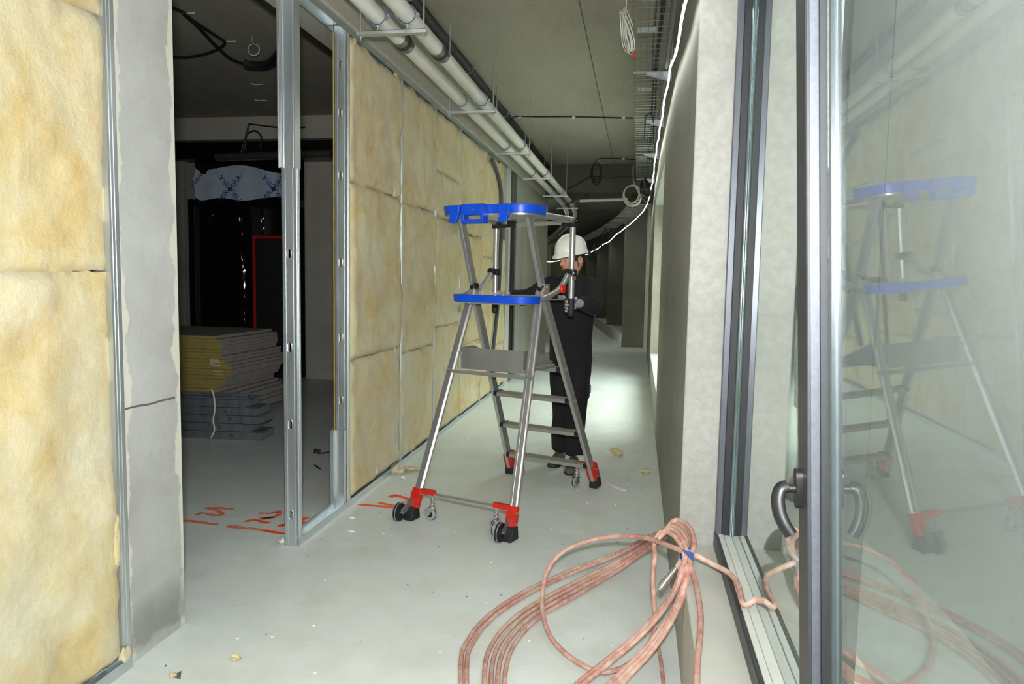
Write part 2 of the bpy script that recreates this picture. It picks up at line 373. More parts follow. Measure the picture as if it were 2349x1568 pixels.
# ================================================================== SETTING
ZC = 3.5                       # ceiling
XL = -1.757                    # corridor face of the left partition
XB = -1.832                    # its room side
XR = .20                       # right wall face
def setting():
    struct(MB().box(-8.2, .9, -9.2, 46, -.12, 0).build('floor', 'screed', origin=(0, 0, 0)), 'smooth grey cement screed floor running down the corridor')
    FLOOR = bpy.data.objects['floor']
    struct(MB().box(-8.2, .9, -9.2, 13.25, ZC, ZC+.2).build('ceiling', 'concrete_ceiling', origin=(0, 0, ZC)), 'raw grey concrete ceiling slab over the corridor')
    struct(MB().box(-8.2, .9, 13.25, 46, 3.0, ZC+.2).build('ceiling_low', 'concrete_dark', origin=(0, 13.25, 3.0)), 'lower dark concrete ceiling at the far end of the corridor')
    struct(MB().box(-2.06, -1.735, -9.2, 13.25, 2.935, ZC).build('ceiling_beam', 'concrete_beam', bevel=.008), 'concrete downstand beam above the left partition')
    # slab joint line
    struct(MB().box(-.505, -.497, -2, 13.2, ZC-.003, ZC+.01).build('ceiling_joint', 'concrete_dark'), 'thin formwork joint running along the concrete ceiling')
    # near pier on the left
    struct(MB().box(-2.11, -1.812, 2.305, 2.652, 0, 2.935).build('wall_pier', 'concrete_pier', bevel=.006, origin=(-1.812, 2.478, 0)), 'grey concrete pier with pale filler edges beside the doorway')
    # right side: solid wall pieces, sills, lintels
    struct(MB().box(XR, .62, 3.03, 6.95, 0, ZC).build('wall_right', 'concrete_column', bevel=.004), 'smooth concrete wall block between the right-hand windows')
    struct(MB().box(XR, .62, 11.0, 15.95, 0, ZC).build('wall_right_far', 'concrete_beam', bevel=.004), 'concrete wall block beyond the second window on the right')
    for i, (a, b, zt) in enumerate(((-9.2, 3.03, 3.02), (6.95, 11.0, 2.55))):
        sl = MB().box(XR, .62, a, b, 0, .372)
        struct(sl.build('window_sill', 'plaster_white', bevel=.004), ['pale plastered low sill wall under the near window', 'pale plastered low sill wall under the second window', 'pale plastered low sill wall under the third window'][i])
        struct(MB().box(XR, .62, a, b, zt, ZC).build('wall_lintel', 'plaster_white'), ['plastered lintel over the near window', 'plastered lintel over the second window', 'plastered lintel over the third window'][i])
    # the curved facade far down the corridor: column by column, each with a low plinth
    cols = [(-.33, .14, 16.0), (-.80, -.30, 19.2), (-1.29, -.78, 22.6), (-1.85, -1.30, 26.0), (-2.5, -1.9, 29.6)]
    ords = ['nearest', 'second', 'third', 'fourth', 'farthest']
    for i, (a, b, y) in enumerate(cols):
        struct(MB().box(a, b, y, y+3.4, 0, 3.0).build('wall_column', 'concrete_dark', bevel=.01), f'{ords[i]} of the shade-darkened concrete columns along the bending far facade')  # dark tone paints in their shade; depth closes the gaps to the sky
        y2 = cols[i+1][2] if i+1 < len(cols) else y+3
        xa = cols[i+1][0] if i+1 < len(cols) else a-.5
        m = MB(); m.prism([(a+.02, y+.2), (b, y+.2), (xa+.35, y2), (xa+.0, y2)], (0, 0, .0), (1, 0, 0), (0, 1, 0), (0, 0, .27))
        struct(m.build('wall_plinth', 'plinth_white'), f'low white plinth running back from the {ords[i]} far column')
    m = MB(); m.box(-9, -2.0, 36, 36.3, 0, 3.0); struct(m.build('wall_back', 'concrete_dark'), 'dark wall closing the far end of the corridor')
    struct(MB().box(-8.2, .9, -9.4, -9.2, 0, ZC).build('wall_behind', 'concrete_beam'), 'concrete wall behind the photographer')
    # left side beyond the insulated partition
    struct(MB().box(-2.05, -1.775, 11.2, 14.2, 0, 2.95).build('wall_left_far', 'concrete_beam', bevel=.01), 'bare concrete wall piece past the insulated partition')
    struct(MB().box(-2.06, -1.9, 9.62, 11.2, 2.3, 2.95).build('wall_left_head', 'concrete_dark'), 'concrete head over the far left door opening')
    struct(MB().box(-4.5, -4.3, 14.2, 40, 0, 3.0).build('wall_left_end', 'concrete_dark'), 'dark side wall at the far left of the corridor')
    # far door opening frame in the left wall
    d = struct(empty('door_1', (-1.85, 10.4, 0)), 'far doorway with dark jamb in the left wall')
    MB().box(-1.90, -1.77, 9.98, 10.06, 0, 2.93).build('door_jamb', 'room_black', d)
    MB().box(-1.86, -1.772, 10.06, 10.5, 0, 2.93).build('door_leaf', 'concrete_dark', d)
    MB().box(-1.86, -1.765, 9.62, 9.98, 0, 2.93).build('door_lining', 'plaster_white', d)
    MB().box(-1.86, -1.772, 10.5, 11.2, 0, 2.93).build('side_panel', 'concrete_column', d)
    # room behind the doorway
    struct(MB().box(-4.56, -1.86, 9.5, 9.7, 0, ZC).build('wall_room_back', 'concrete_beam'), 'grey back wall of the unlit side room')
    struct(MB().box(-8.2, -6.28, 9.35, 9.7, 0, ZC).build('wall_room_side', 'concrete_beam'), 'grey wall piece beside the black door in the side room')
    struct(MB().box(-8.4, -8.2, -9.2, 9.7, 0, ZC).build('wall_room_left', 'concrete_dark'), 'far left wall of the unlit side room')
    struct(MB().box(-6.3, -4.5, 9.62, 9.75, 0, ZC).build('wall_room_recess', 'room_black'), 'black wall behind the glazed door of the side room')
    struct(MB().box(-8.2, -2.06, 9.05, 9.5, 3.21, ZC).build('ceiling_beam_room', 'concrete_beam'), 'concrete beam across the back of the side room')
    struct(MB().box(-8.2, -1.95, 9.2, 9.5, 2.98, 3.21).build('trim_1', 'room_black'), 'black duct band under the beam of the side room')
    struct(MB().box(.14, .62, 15.95, 16.4, 0, ZC).build('wall_right_end', 'concrete_beam'), 'narrow concrete return beside the nearest far column')
    m = MB(); pts = [onx(x, y, -1.811) for x, y in ((287, 938), (315, 931), (345, 926), (372, 918), (400, 912))]; m.tube(smooth_path(pts, 4), .0035, 6); m.build('cast_joint', 'concrete_dark', bpy.data.objects['wall_pier'])
    # outside
    struct(MB().box(7.5, 8.2, -25, 5.5, -.2, 7.0).build('sky_blocker_near', 'concrete_dark'), 'unseen grey block added to cut low sky light at the near window')  # unseen block, added to hold back low sky from the near window
    struct(MB().box(7.5, 8.2, 5.5, 60, -.2, 6.2).build('sky_blocker_far', 'concrete_dark'), 'unseen grey block added to cut low sky light at the second window')  # second added block, keeps low sky light off the far insulation
    struct(MB().box(.62, 30, -12, 50, -.3, -.2).build('ground_outside', 'ground'), 'pale ground outside the windows')
    m = MB(); n = 40
    vs = []; fs = []
    for i in range(n+1):
        for j in range(9):
            y = -.2+i*6.6/n; z = -.2+j*.6
            vs.append((1.55+.05*nz(y, z, 3, .8)+.03*math.sin(y*2.1), y, z))
    for i in range(n):
        for j in range(8): a = i*9+j; fs.append((a, a+9, a+10, a+1))
    m.add(vs, fs); tag(m.build('scaffold_sheet', 'scaffold_cloth', smooth=True), 'pale woven scaffold sheeting hanging outside the near window', 'sheeting')
    return FLOOR
FLOOR = setting()

# ================================================================== LEFT PARTITION
def stud(name, o, length, w, d, holes, parent, mat='galvanised', face=-1, lip=.009, hw=.012, hh=.026, wdir=(1, 0, 0), ddir=(0, 1, 0), ldir=(0, 0, 1)):
    """C-profile: web (width w, with punched holes) at o, flanges running d along ddir, length along ldir"""
    o, W_, D_, L_ = Vector(o), Vector(wdir), Vector(ddir), Vector(ldir); m = MB(); t = .0016
    m.holed(o, W_, L_, length, holes, hw, hh, 0, w)
    m.holed(o+D_*t, W_, L_, length, holes, hw, hh, 0, w)
    for h in holes:      # rolled rim of each punched hole
        c = o+W_*(w/2)+L_*h
        m.tube([c+W_*(math.cos(a)*hw)+L_*(math.sin(a)*hw+(hh-hw)*(1 if math.sin(a) > 0 else -1)) for a in [i*2*math.pi/20+.01 for i in range(20)]], .0018, 5, closed=True)
    for s in (0, 1):
        c = o+W_*(s*w)+W_*(t/2 if s == 0 else -t/2)
        m.hexa(c+D_*d/2+L_*length/2, W_*t/2, D_*d/2, L_*length/2)
        c2 = c+D_*d+W_*(lip/2 if s == 0 else -lip/2)
        m.hexa(c2+L_*length/2, W_*lip/2, D_*t/2, L_*length/2)
        # rolled grooves stiffening the flange
        for q in (.35, .65):
            m.hexa(c+D_*d*q+W_*(-.0014 if s == 0 else .0014)+L_*length/2, W_*.0012, D_*.003, L_*length/2)
    for q in (.22, .78):
        m.hexa(o+W_*w*q-D_*.0012+L_*length/2, W_*.003, D_*.0012, L_*length/2)
    return m.build(name, mat, parent)

def batt(y0, y1, z0, z1, seed, parent, mat, ragged_top=False, bulge=.018, x=XL-.002, rag=.014):
    ny = max(6, int((y1-y0)/.028)); nzn = max(6, int((z1-z0)/.036))
    vs, fs = [], []
    for j in range(nzn+1):
        for i in range(ny+1):
            u, v = i/ny, j/nzn
            y = y0+(y1-y0)*u; z = z0+(z1-z0)*v
            ed = min(u*(y1-y0), (1-u)*(y1-y0), v*(z1-z0), (1-v)*(z1-z0))
            pil = 1-math.exp(-ed/.006)
            if i in (0, ny): y += rag*(nz(seed, z, 1, 5)+.6*nz(seed, z, 4, 21))
            if j in (0, nzn): z += rag*(nz(seed, y, 2, 5)+.6*nz(seed, y, 5, 21))
            if ragged_top and v > .93: z += (v-.93)/.07*.05*(nz(y, seed, 7, 6)+.5*nz(y, seed, 9, 19)-.2)
            dx = pil*(.010+bulge*(.9*nz(y+seed, z, seed, 2.1)+.55*nz(y, z+seed, 3, 6.5)+.30*nz(y, z, seed, 17)+.15*nz(y, z, seed, 40)))
            # horizontal tear creases
            dx -= .010*math.exp(-abs(nz(y*.35+seed, z, 9, 2.4))*26)*pil
            vs.append((x+dx-(1-pil)*.010, y, z))
    k = ny+1
    for j in range(nzn):
        for i in range(ny): a = j*k+i; fs.append((a, a+1, a+k+1, a+k))
    rim = [j*k for j in range(nzn, -1, -1)]+[i for i in range(1, ny+1)]+[j*k+ny for j in range(1, nzn+1)]+[nzn*k+i for i in range(ny-1, 0, -1)]
    b0 = len(vs)
    for r in rim: vs.append((x-.055, vs[r][1], vs[r][2]))
    n = len(rim)
    for i in range(n): fs.append((rim[i], b0+i, b0+(i+1) % n, rim[(i+1) % n]))
    fs.append(tuple(b0+i for i in range(n)))
    m = MB(); m.add(vs, [f[::-1] for f in fs]); return m.build('insulation_batt', mat, parent, smooth=True, angle=75)

def partition():
    w = struct(empty('wall_left', (XL-.04, 6.9, 0)), 'half-built stud partition filled with yellow mineral wool along the corridor')
    # floor and head tracks
    def track(y0, y1, z, up, nm, par):
        m = MB(); t = .0016; s = 1 if up else -1
        m.box(XB-.002, XL+.002, y0, y1, min(z, z+s*t), max(z, z+s*t))
        for x in (XB-.003, XL+.003): m.box(x-t/2, x+t/2, y0, y1, min(z, z+s*.042), max(z, z+s*.042))
        return m.build(nm, 'galvanised', par)
    track(3.56, 9.62, .001, True, 'floor_track', w)
    track(2.652, 9.62, 2.934, False, 'head_track', w)
    H = [.18, .68, 1.07, 1.53, 2.05, 2.42, 2.70]
    stud('jamb_stud', (XB, 3.555, .0025), 2.06, XL-XB, .052, [.17, .66, 1.07, 1.56], w)
    # telescoped upper piece of the jamb stud: wider, turned the other way
    m = MB(); z0, z1 = 2.0, 2.93
    for i in range(7):     # ribbed outer flange
        a = i/7; m.box(XB-.010+.028*a, XB-.010+.028*(a+1/7), 3.540+.003*(i % 2), 3.550, z0, z1)
    m.box(XB-.012, XB-.010, 3.540, 3.60, z0, z1); m.box(XL-.002, XL+.003, 3.546, 3.612, z0, z1); m.box(XB+.018, XL, 3.547, 3.5485, z0, z1)
    m.box(XL-.020, XL-.004, 3.543, 3.547, z0, z1)
    m.build('jamb_stud_sleeve', 'galvanised', w)
    stud('metal_stud', (XB, 4.225, .0025), 2.925, XL-XB, .055, H, w)
    # short sleeve at the foot of the second stud
    m = MB(); m.box(XB-.014, XB-.012, 4.165, 4.24, .003, .50); m.box(XB-.014, XB+.012, 4.165, 4.167, .003, .50); m.box(XB+.010, XB+.0115, 4.167, 4.20, .003, .5)
    m.box(XL-.004, XL-.0025, 4.185, 4.222, .003, .5); m.box(XB+.0115, XL-.004, 4.200, 4.2015, .003, .50)
    m.build('stud_sleeve', 'galvanised', w)
    ys = [5.26, 6.18, 7.07, 8.10, 8.90, 9.58]
    for i, y in enumerate(ys):
        stud('metal_stud', (XB, y-.024, .0025), 2.925, XL-XB+.001, .05, [.6, 1.5, 2.4], w)
    # plasterboard on the room side, its yellow edge showing past the stud
    for y0, y1 in ((4.205, 5.45), (5.455, 6.7), (6.705, 7.95), (7.955, 9.2), (9.205, 9.62)):
        m = MB(); m.box(XB-.0105, XB-.003, y0+.02, y1+.02, .012, 2.90); m.build('plasterboard', 'board_edge', w)
    bays = [4.282]+ys
    mats = ['wool_a', 'wool_b', 'wool_c']; k = 0
    splits = [[.92, 2.03], [.86, 2.01], [1.0, 1.98, 2.38], [.75, 1.90], [.45, 1.7, 2.3], [.6, 1.95]]
    for b in range(6):
        zs = [.045]+splits[b]+[2.90]
        for j in range(len(zs)-1):
            y0 = bays[b]+(.006 if b else .004); y1 = bays[b+1]+(-.002, .010, -.006, .008, .002, 0)[b]
            if b == 5 and j == 2: y1 -= .2
            batt(y0+random.uniform(-.012, .006), y1+random.uniform(-.006, .012), zs[j]+.003, zs[j+1]-.003, 3.1*k+1, w, mats[(k*2+b) % 3], ragged_top=(j == len(zs)-2), bulge=.026); k += 1
    # loose tufts sticking out between the batts
    for (px, py, r) in ((812, 100, .035), (908, 178, .030), (905, 440, .028), (1148, 378, .03), (905, 800, .025), (862, 1080, .03), (985, 840, .02), (945, 1045, .03)):
        p = onx(px, py, XL-.005); m = MB()
        m.sphere(p, r*.35, r*.7, r*.9, 16, 12); m.v = [tuple(Vector(q)+(Vector(q)-p)*(1.3*nz(*q, 38)+.5*nz(*q, 90))) for q in m.v]
        m.build('wool_tuft', 'wool_b', w, smooth=True, angle=80)
    # near stretch of the partition, beside the camera
    w2 = struct(empty('wall_left_near', (XL-.04, 1.0, 0)), 'near stud partition filled with mineral wool left of the concrete pier')
    x2 = -1.80
    m = MB(); m.box(x2-.078, x2, 2.258, 2.2596, .003, 2.93); m.box(x2-.0016, x2, 2.2596, 2.305, .003, 2.93); m.box(x2-.012, x2, 2.304, 2.3055, .003, 2.93)
    m.box(x2, x2+.0016, 2.270, 2.276, .003, 2.93); m.box(x2, x2+.0016, 2.286, 2.292, .003, 2.93)
    m.build('metal_stud', 'galvanised', w2)
    m = MB(); m.box(x2-.08, x2+.002, -9.2, 2.305, .001, .003); m.box(x2+.001, x2+.003, -9.2, 2.305, .001, .043); m.box(x2-.081, x2-.079, -9.2, 2.305, .001, .043); m.build('floor_track', 'galvanised', w2)
    m = MB(); m.box(x2-.096, x2-.083, -9.2, 2.30, .01, 2.92); m.build('plasterboard', 'board_edge', w2)
    yy = [2.268, 1.38, .48, -.42, -1.32, -2.22, -3.15, -9.1]
    for b in range(7):
        zs = [.05, 1.455, 2.31, 2.91] if b == 0 else [.05, 1.3, 2.2, 2.91]
        for j in range(3):
            batt(yy[b+1]+.02, yy[b]-.004, zs[j]+.002, zs[j+1]-.002, 5.3*k+2, w2, mats[(k+1) % 3], bulge=.030, x=x2-.010); k += 1
        if b: MB().box(x2-.078, x2, yy[b]-.002, yy[b]+.02, .003, 2.93).build('metal_stud', 'galvanised', w2)
    # torn tuft hanging over the near stud
    m = MB(); p = onx(268, 1240, x2+.008)
    m.sphere(p, .008, .017, .075, 18, 20); m.v = [tuple(Vector(q)+(Vector(q)-p)*(.8*nz(*q, 26)+.35*nz(*q, 80))) for q in m.v]; m.build('wool_tuft', 'wool_a', w2, smooth=True, angle=80)
    m = MB(); p = onx(285, 1500, x2+.01)
    m.sphere(p, .010, .022, .024, 16, 12); m.v = [tuple(Vector(q)+(Vector(q)-p)*(1.0*nz(*q, 40)+.4*nz(*q, 90))) for q in m.v]; m.build('wool_tuft', 'wool_a', w2, smooth=True, angle=80)
partition()

# ================================================================== WINDOWS
def near_window():
    w = struct(empty('window_1', (.38, 1.2, .372)), 'large dark-framed window beside the camera with a sash tilted inwards')
    xf, xg = .342, .405          # frame face, glass plane
    ye = 3.028
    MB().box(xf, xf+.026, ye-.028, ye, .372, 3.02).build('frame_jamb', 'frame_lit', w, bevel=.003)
    MB().box(xf+.026, xg+.05, ye-.034, ye, .372, 3.02).build('frame_rebate', 'gasket', w)
    MB().cyl((xg-.003, ye-.036, .43), (xg-.003, ye-.036, 2.96), .010, 24).build('glass_spacer', 'bead_silver', w, smooth=True)
    MB().box(xf-.003, xf+.012, -8.2, ye, .372, .432).build('frame_sill', 'frame_dark', w, bevel=.002)
    m = MB(); m.box(xf+.012, xf+.032, -8.2, ye-.028, .40, .4345); m.box(xf+.034, xg+.0, -8.2, ye-.028, .40, .432); m.build('glazing_bead', 'bead_light', w, bevel=.002)
    MB().box(xg+.0, xg+.05, -8.2, ye-.028, .372, .425).build('frame_sill_outer', 'frame_dark', w)
    MB().box(xf, xg+.05, -8.2, ye, 2.96, 3.02).build('frame_head', 'frame_dark', w)
    MB().box(xf+.035, xg+.05, 1.50, 1.56, .43, 2.96).build('mullion', 'frame_dark', w, bevel=.003)
    MB().box(xf+.035, xg+.05, -1.40, -1.33, .43, 2.96).build('mullion', 'frame_dark', w, bevel=.003)
    MB().box(xg, xg+.006, 1.56, ye-.045, .425, 2.96).build('fixed_pane', 'glass', w)
    MB().box(xg, xg+.006, -8.2, -1.40, .425, 2.96).build('fixed_pane', 'glass', w)
    # sash, hinged along its bottom edge and tilted into the corridor
    y1 = 1.45; y0 = -1.30; z0, z1 = .44, 2.95
    xb = .351; th = math.atan2(.0553, 1)
    R = Matrix.Rotation(-th, 3, 'Y')
    piv = Vector((xb, 0, z0))
    def T(m_): m_.v = [tuple(piv+R @ (Vector(q)-piv)) for q in m_.v]; return m_
    m = MB()
    d = .031                      # depth of the profile from room face to glass
    m.box(xb, xb+d, y1-.078, y1, z0, z1); m.box(xb, xb+d, y0, y0+.08, z0, z1); m.box(xb, xb+d, y0, y1, z0, z0+.07); m.box(xb, xb+d, y0, y1, z1-.08, z1)
    s = T(m).build('sash', 'frame_dark', w, bevel=.002)
    T(MB().box(xb+.006, xb+d-.008, y1-.0805, y1-.0775, z0+.07, z1-.08)).build('sash_inner_face', 'frame_lit', s)  # thin lighter skin paints the flash-lit return of the stile
    T(MB().box(xb+d-.010, xb+d+.002, y1-.090, y1-.078, z0+.07, z1-.08)).build('gasket', 'gasket', s)
    m = MB(); m.cyl((xb+d+.014, y1-.092, z0+.07), (xb+d+.014, y1-.092, z1-.08), .010, 24); T(m).build('glass_spacer', 'bead_silver', s, smooth=True)
    T(MB().box(xb+d-.001, xb+d+.003, y0+.08, y1-.078, z0+.07, z1-.08)).build('sash_glass', 'glass_dusty', s)
    # handle
    def hp(a, b, c): return piv+R @ (Vector((xb+a, b, c))-piv)
    zc = 1.075; yc = y1-.030
    hroot = MB()
    hroot.loft([[hp(q, yc+math.cos(t*2*math.pi/20)*.014, zc+math.sin(t*2*math.pi/20)*.014+(.024 if math.sin(t*2*math.pi/20) > 0 else -.024)) for t in range(20)] for q in (.001, -.012)])
    hdl = hroot.build('handle', 'black_plastic', s, smooth=True)
    m = MB(); m.cyl(hp(-.010, yc, zc), hp(-.032, yc, zc), .0085, 14)
    pts = smooth_path([hp(-.026, yc, zc+.004), hp(-.038, yc-.002, zc-.001), hp(-.044, yc-.006, zc-.020), hp(-.042, yc-.012, zc-.045), hp(-.034, yc-.018, zc-.066), hp(-.024, yc-.022, zc-.082)], 5)
    m.tube(pts, [.0125+.001*math.sin(i/len(pts)*3.1) for i in range(len(pts))], 12, ry=.0095); m.build('lever', 'black_plastic', hdl, smooth=True)
    # the further windows
    for k, (a, b) in enumerate(((6.95, 11.0),)):
        w = struct(empty('window_%d' % (k+2), (.40, (a+b)/2, .372)), ['dark-framed window past the solid wall on the right', 'dark-framed window beside the far columns'][k])
        m = MB()
        for y in (a, b-.05): m.box(.38, .44, y, y+.05, .372, 2.55)
        m.box(.38, .44, a, b, .372, .43); m.box(.38, .44, a, b, 2.49, 2.55); m.build('frame', 'frame_dark', w)
        MB().box(.405, .41, a+.05, b-.05, .43, 2.49).build('pane', 'glass_clear', w)
near_window()

# ================================================================== PIPES AND HANGERS
def pipes():
    y_bars = [3.97, 5.90, 7.88, 9.87, 11.95, 14.0]
    zb = 2.80; xs = [-1.468, -1.298]; zp = 2.882; r = .046
    bend = [(15.0, 0), (16.5, -.16), (19, -.50), (23, -1.2), (28, -2.2)]
    for k, x in enumerate(xs):
        t = thing('drain_pipe', ['white ceiling pipe nearer the insulated wall', 'white ceiling pipe nearer the middle of the corridor'][k], 'pipe', (x, 7, zp), 'pair of white pipes hung along the corridor')
        yc = [4.40, 4.62][k]
        MB().cyl((x, -3, zp), (x, yc-.05, zp), r, 20).build('pipe_length', 'pipe_white', t, smooth=True)
        MB().cyl((x, yc+.05, zp), (x, 13.4, zp), r, 20).build('pipe_length', 'pipe_white', t, smooth=True)
        m = MB(); m.tube(smooth_path([(x, 13.4, zp), (x-.03, 14.5, zp-.005)]+[(x+dx, yy, zp-.01) for yy, dx in bend[1:]], 5), r, 12); m.build('pipe_length', 'pipe_white', t, smooth=True)
        MB().cyl((x, yc-.085, zp), (x, yc-.012, zp), r+.004, 20).build('coupling_sleeve', 'pipe_steel', t, smooth=True)
        MB().cyl((x, yc-.016, zp), (x, yc+.018, zp), r+.009, 20).build('coupling_band', 'rubber', t, smooth=True)
        MB().cyl((x, yc+.014, zp), (x, yc+.085, zp), r+.004, 20).build('coupling_sleeve', 'pipe_steel', t, smooth=True)
    ords = ['first', 'second', 'third', 'fourth', 'fifth', 'sixth', 'seventh']
    for i, y in enumerate(y_bars):
        zc = ZC if y < 13.2 else 3.0
        t = thing('pipe_hanger', f'galvanised trapeze rail under the pipes, {["first in view from the camera", "second in view from the camera", "third in view from the camera", "fourth in view from the camera", "fifth in view from the camera", "last before the pipes bend"][i]}', 'hanger', (-1.385, y, zb), 'trapeze hangers along the pipes')
        m = MB(); x0, x1 = -1.585, -1.185
        for (a, b, c, d) in ((-.0205, -.0185, -.018, .0), (.0185, .0205, -.018, 0), (-.0205, .0205, -.020, -.018)): m.box(x0, x1, y+a, y+b, zb+c, zb+d)
        for a in (-.0205, .010): m.box(x0, x1, y+a, y+a+.0105, zb-.002, zb)
        m.build('rail', 'galvanised', t)
        for x in (x0+.018, x1-.018):
            MB().cyl((x, y, zb-.045), (x, y, zc), .0042, 8).build('threaded_rod', 'galvanised', t)
            MB().cyl((x, y, zb-.032), (x, y, zb-.022), .010, 6).build('nut', 'galvanised', t); MB().cyl((x, y, zb+.001), (x, y, zb+.010), .010, 6).build('nut', 'galvanised', t)
        for x in xs:
            c = MB(); c.loft([[(x+math.cos(a)*q, y+dy, zp+math.sin(a)*q) for q, dy in ((r+.0015, -.012), (r+.006, -.012), (r+.006, .012), (r+.0015, .012))] for a in [2*math.pi*j/28 for j in range(28)]], closed=True)
            cl = c.build('pipe_clamp', 'clamp_blue', t, smooth=True)
            m = MB(); m.loft([[(x+math.cos(a)*q, y+dy, zp+math.sin(a)*q) for q, dy in ((r+.006, -.010), (r+.0085, -.010), (r+.0085, .010), (r+.006, .010))] for a in [2*math.pi*j/28 for j in range(28)]], closed=True)
            for s in (-1, 1): m.box(x+s*(r+.006)-(.0 if s > 0 else .018), x+s*(r+.006)+(.018 if s > 0 else 0), y-.010, y+.010, zp-.004, zp+.004); m.cyl((x+s*(r+.015), y, zp-.018), (x+s*(r+.015), y, zp+.012), .003, 6)
            m.cyl((x, y, zb), (x, y, zp-r), .0045, 8); m.cyl((x, y, zb), (x, y, zb+.012), .009, 6); m.build('clamp_bracket', 'galvanised', cl)
    # black pipe tucked into the corner of beam and ceiling
    t = thing('conduit_pipe', 'black pipe running in the corner between beam and ceiling', 'pipe', (-1.675, 6, 3.44))
    MB().cyl((-1.675, -3, 3.445), (-1.675, 13.2, 3.445), .042, 14).build('pipe_length', 'pipe_dark', t, smooth=True)
    for y in (3.3, 5.15, 7.0, 8.9, 10.8, 12.5):
        m = MB(); m.torus((-1.675, y, 3.445), (0, 1, 0), .045, .006, 20, 6); m.cyl((-1.63, y, 3.445), (-1.60, y, 3.445), .006, 6); m.build('pipe_clip', 'galvanised_dull', t)
    # sprinkler-like cross pipe under the far beam
    t = thing('cross_pipe', 'thin white pipe crossing the corridor under the far ceiling', 'pipe', (-.7, 13.3, 2.85))
    a, b = ony(1330, 460, 13.2), ony(1440, 457, 13.2)
    MB().cyl(a, b, .028, 10).build('pipe_length', 'pipe_white', t, smooth=True)
    MB().cyl(ony(1316, 461, 13.2), ony(1368, 459, 13.2), .016, 10).build('pipe_joint', 'pipe_steel', t, smooth=True)
    MB().tube([ony(1300, 470, 13.3), ony(1312, 462, 13.2), ony(1320, 461, 13.2)], .014, 8).build('pipe_elbow', 'pipe_dark', t, smooth=True)
    m = MB(); m.sphere(ony(1346, 450, 13.2), .035, .03, .05, 8, 6); m.build('valve', 'pipe_dark', t, smooth=True)
pipes()

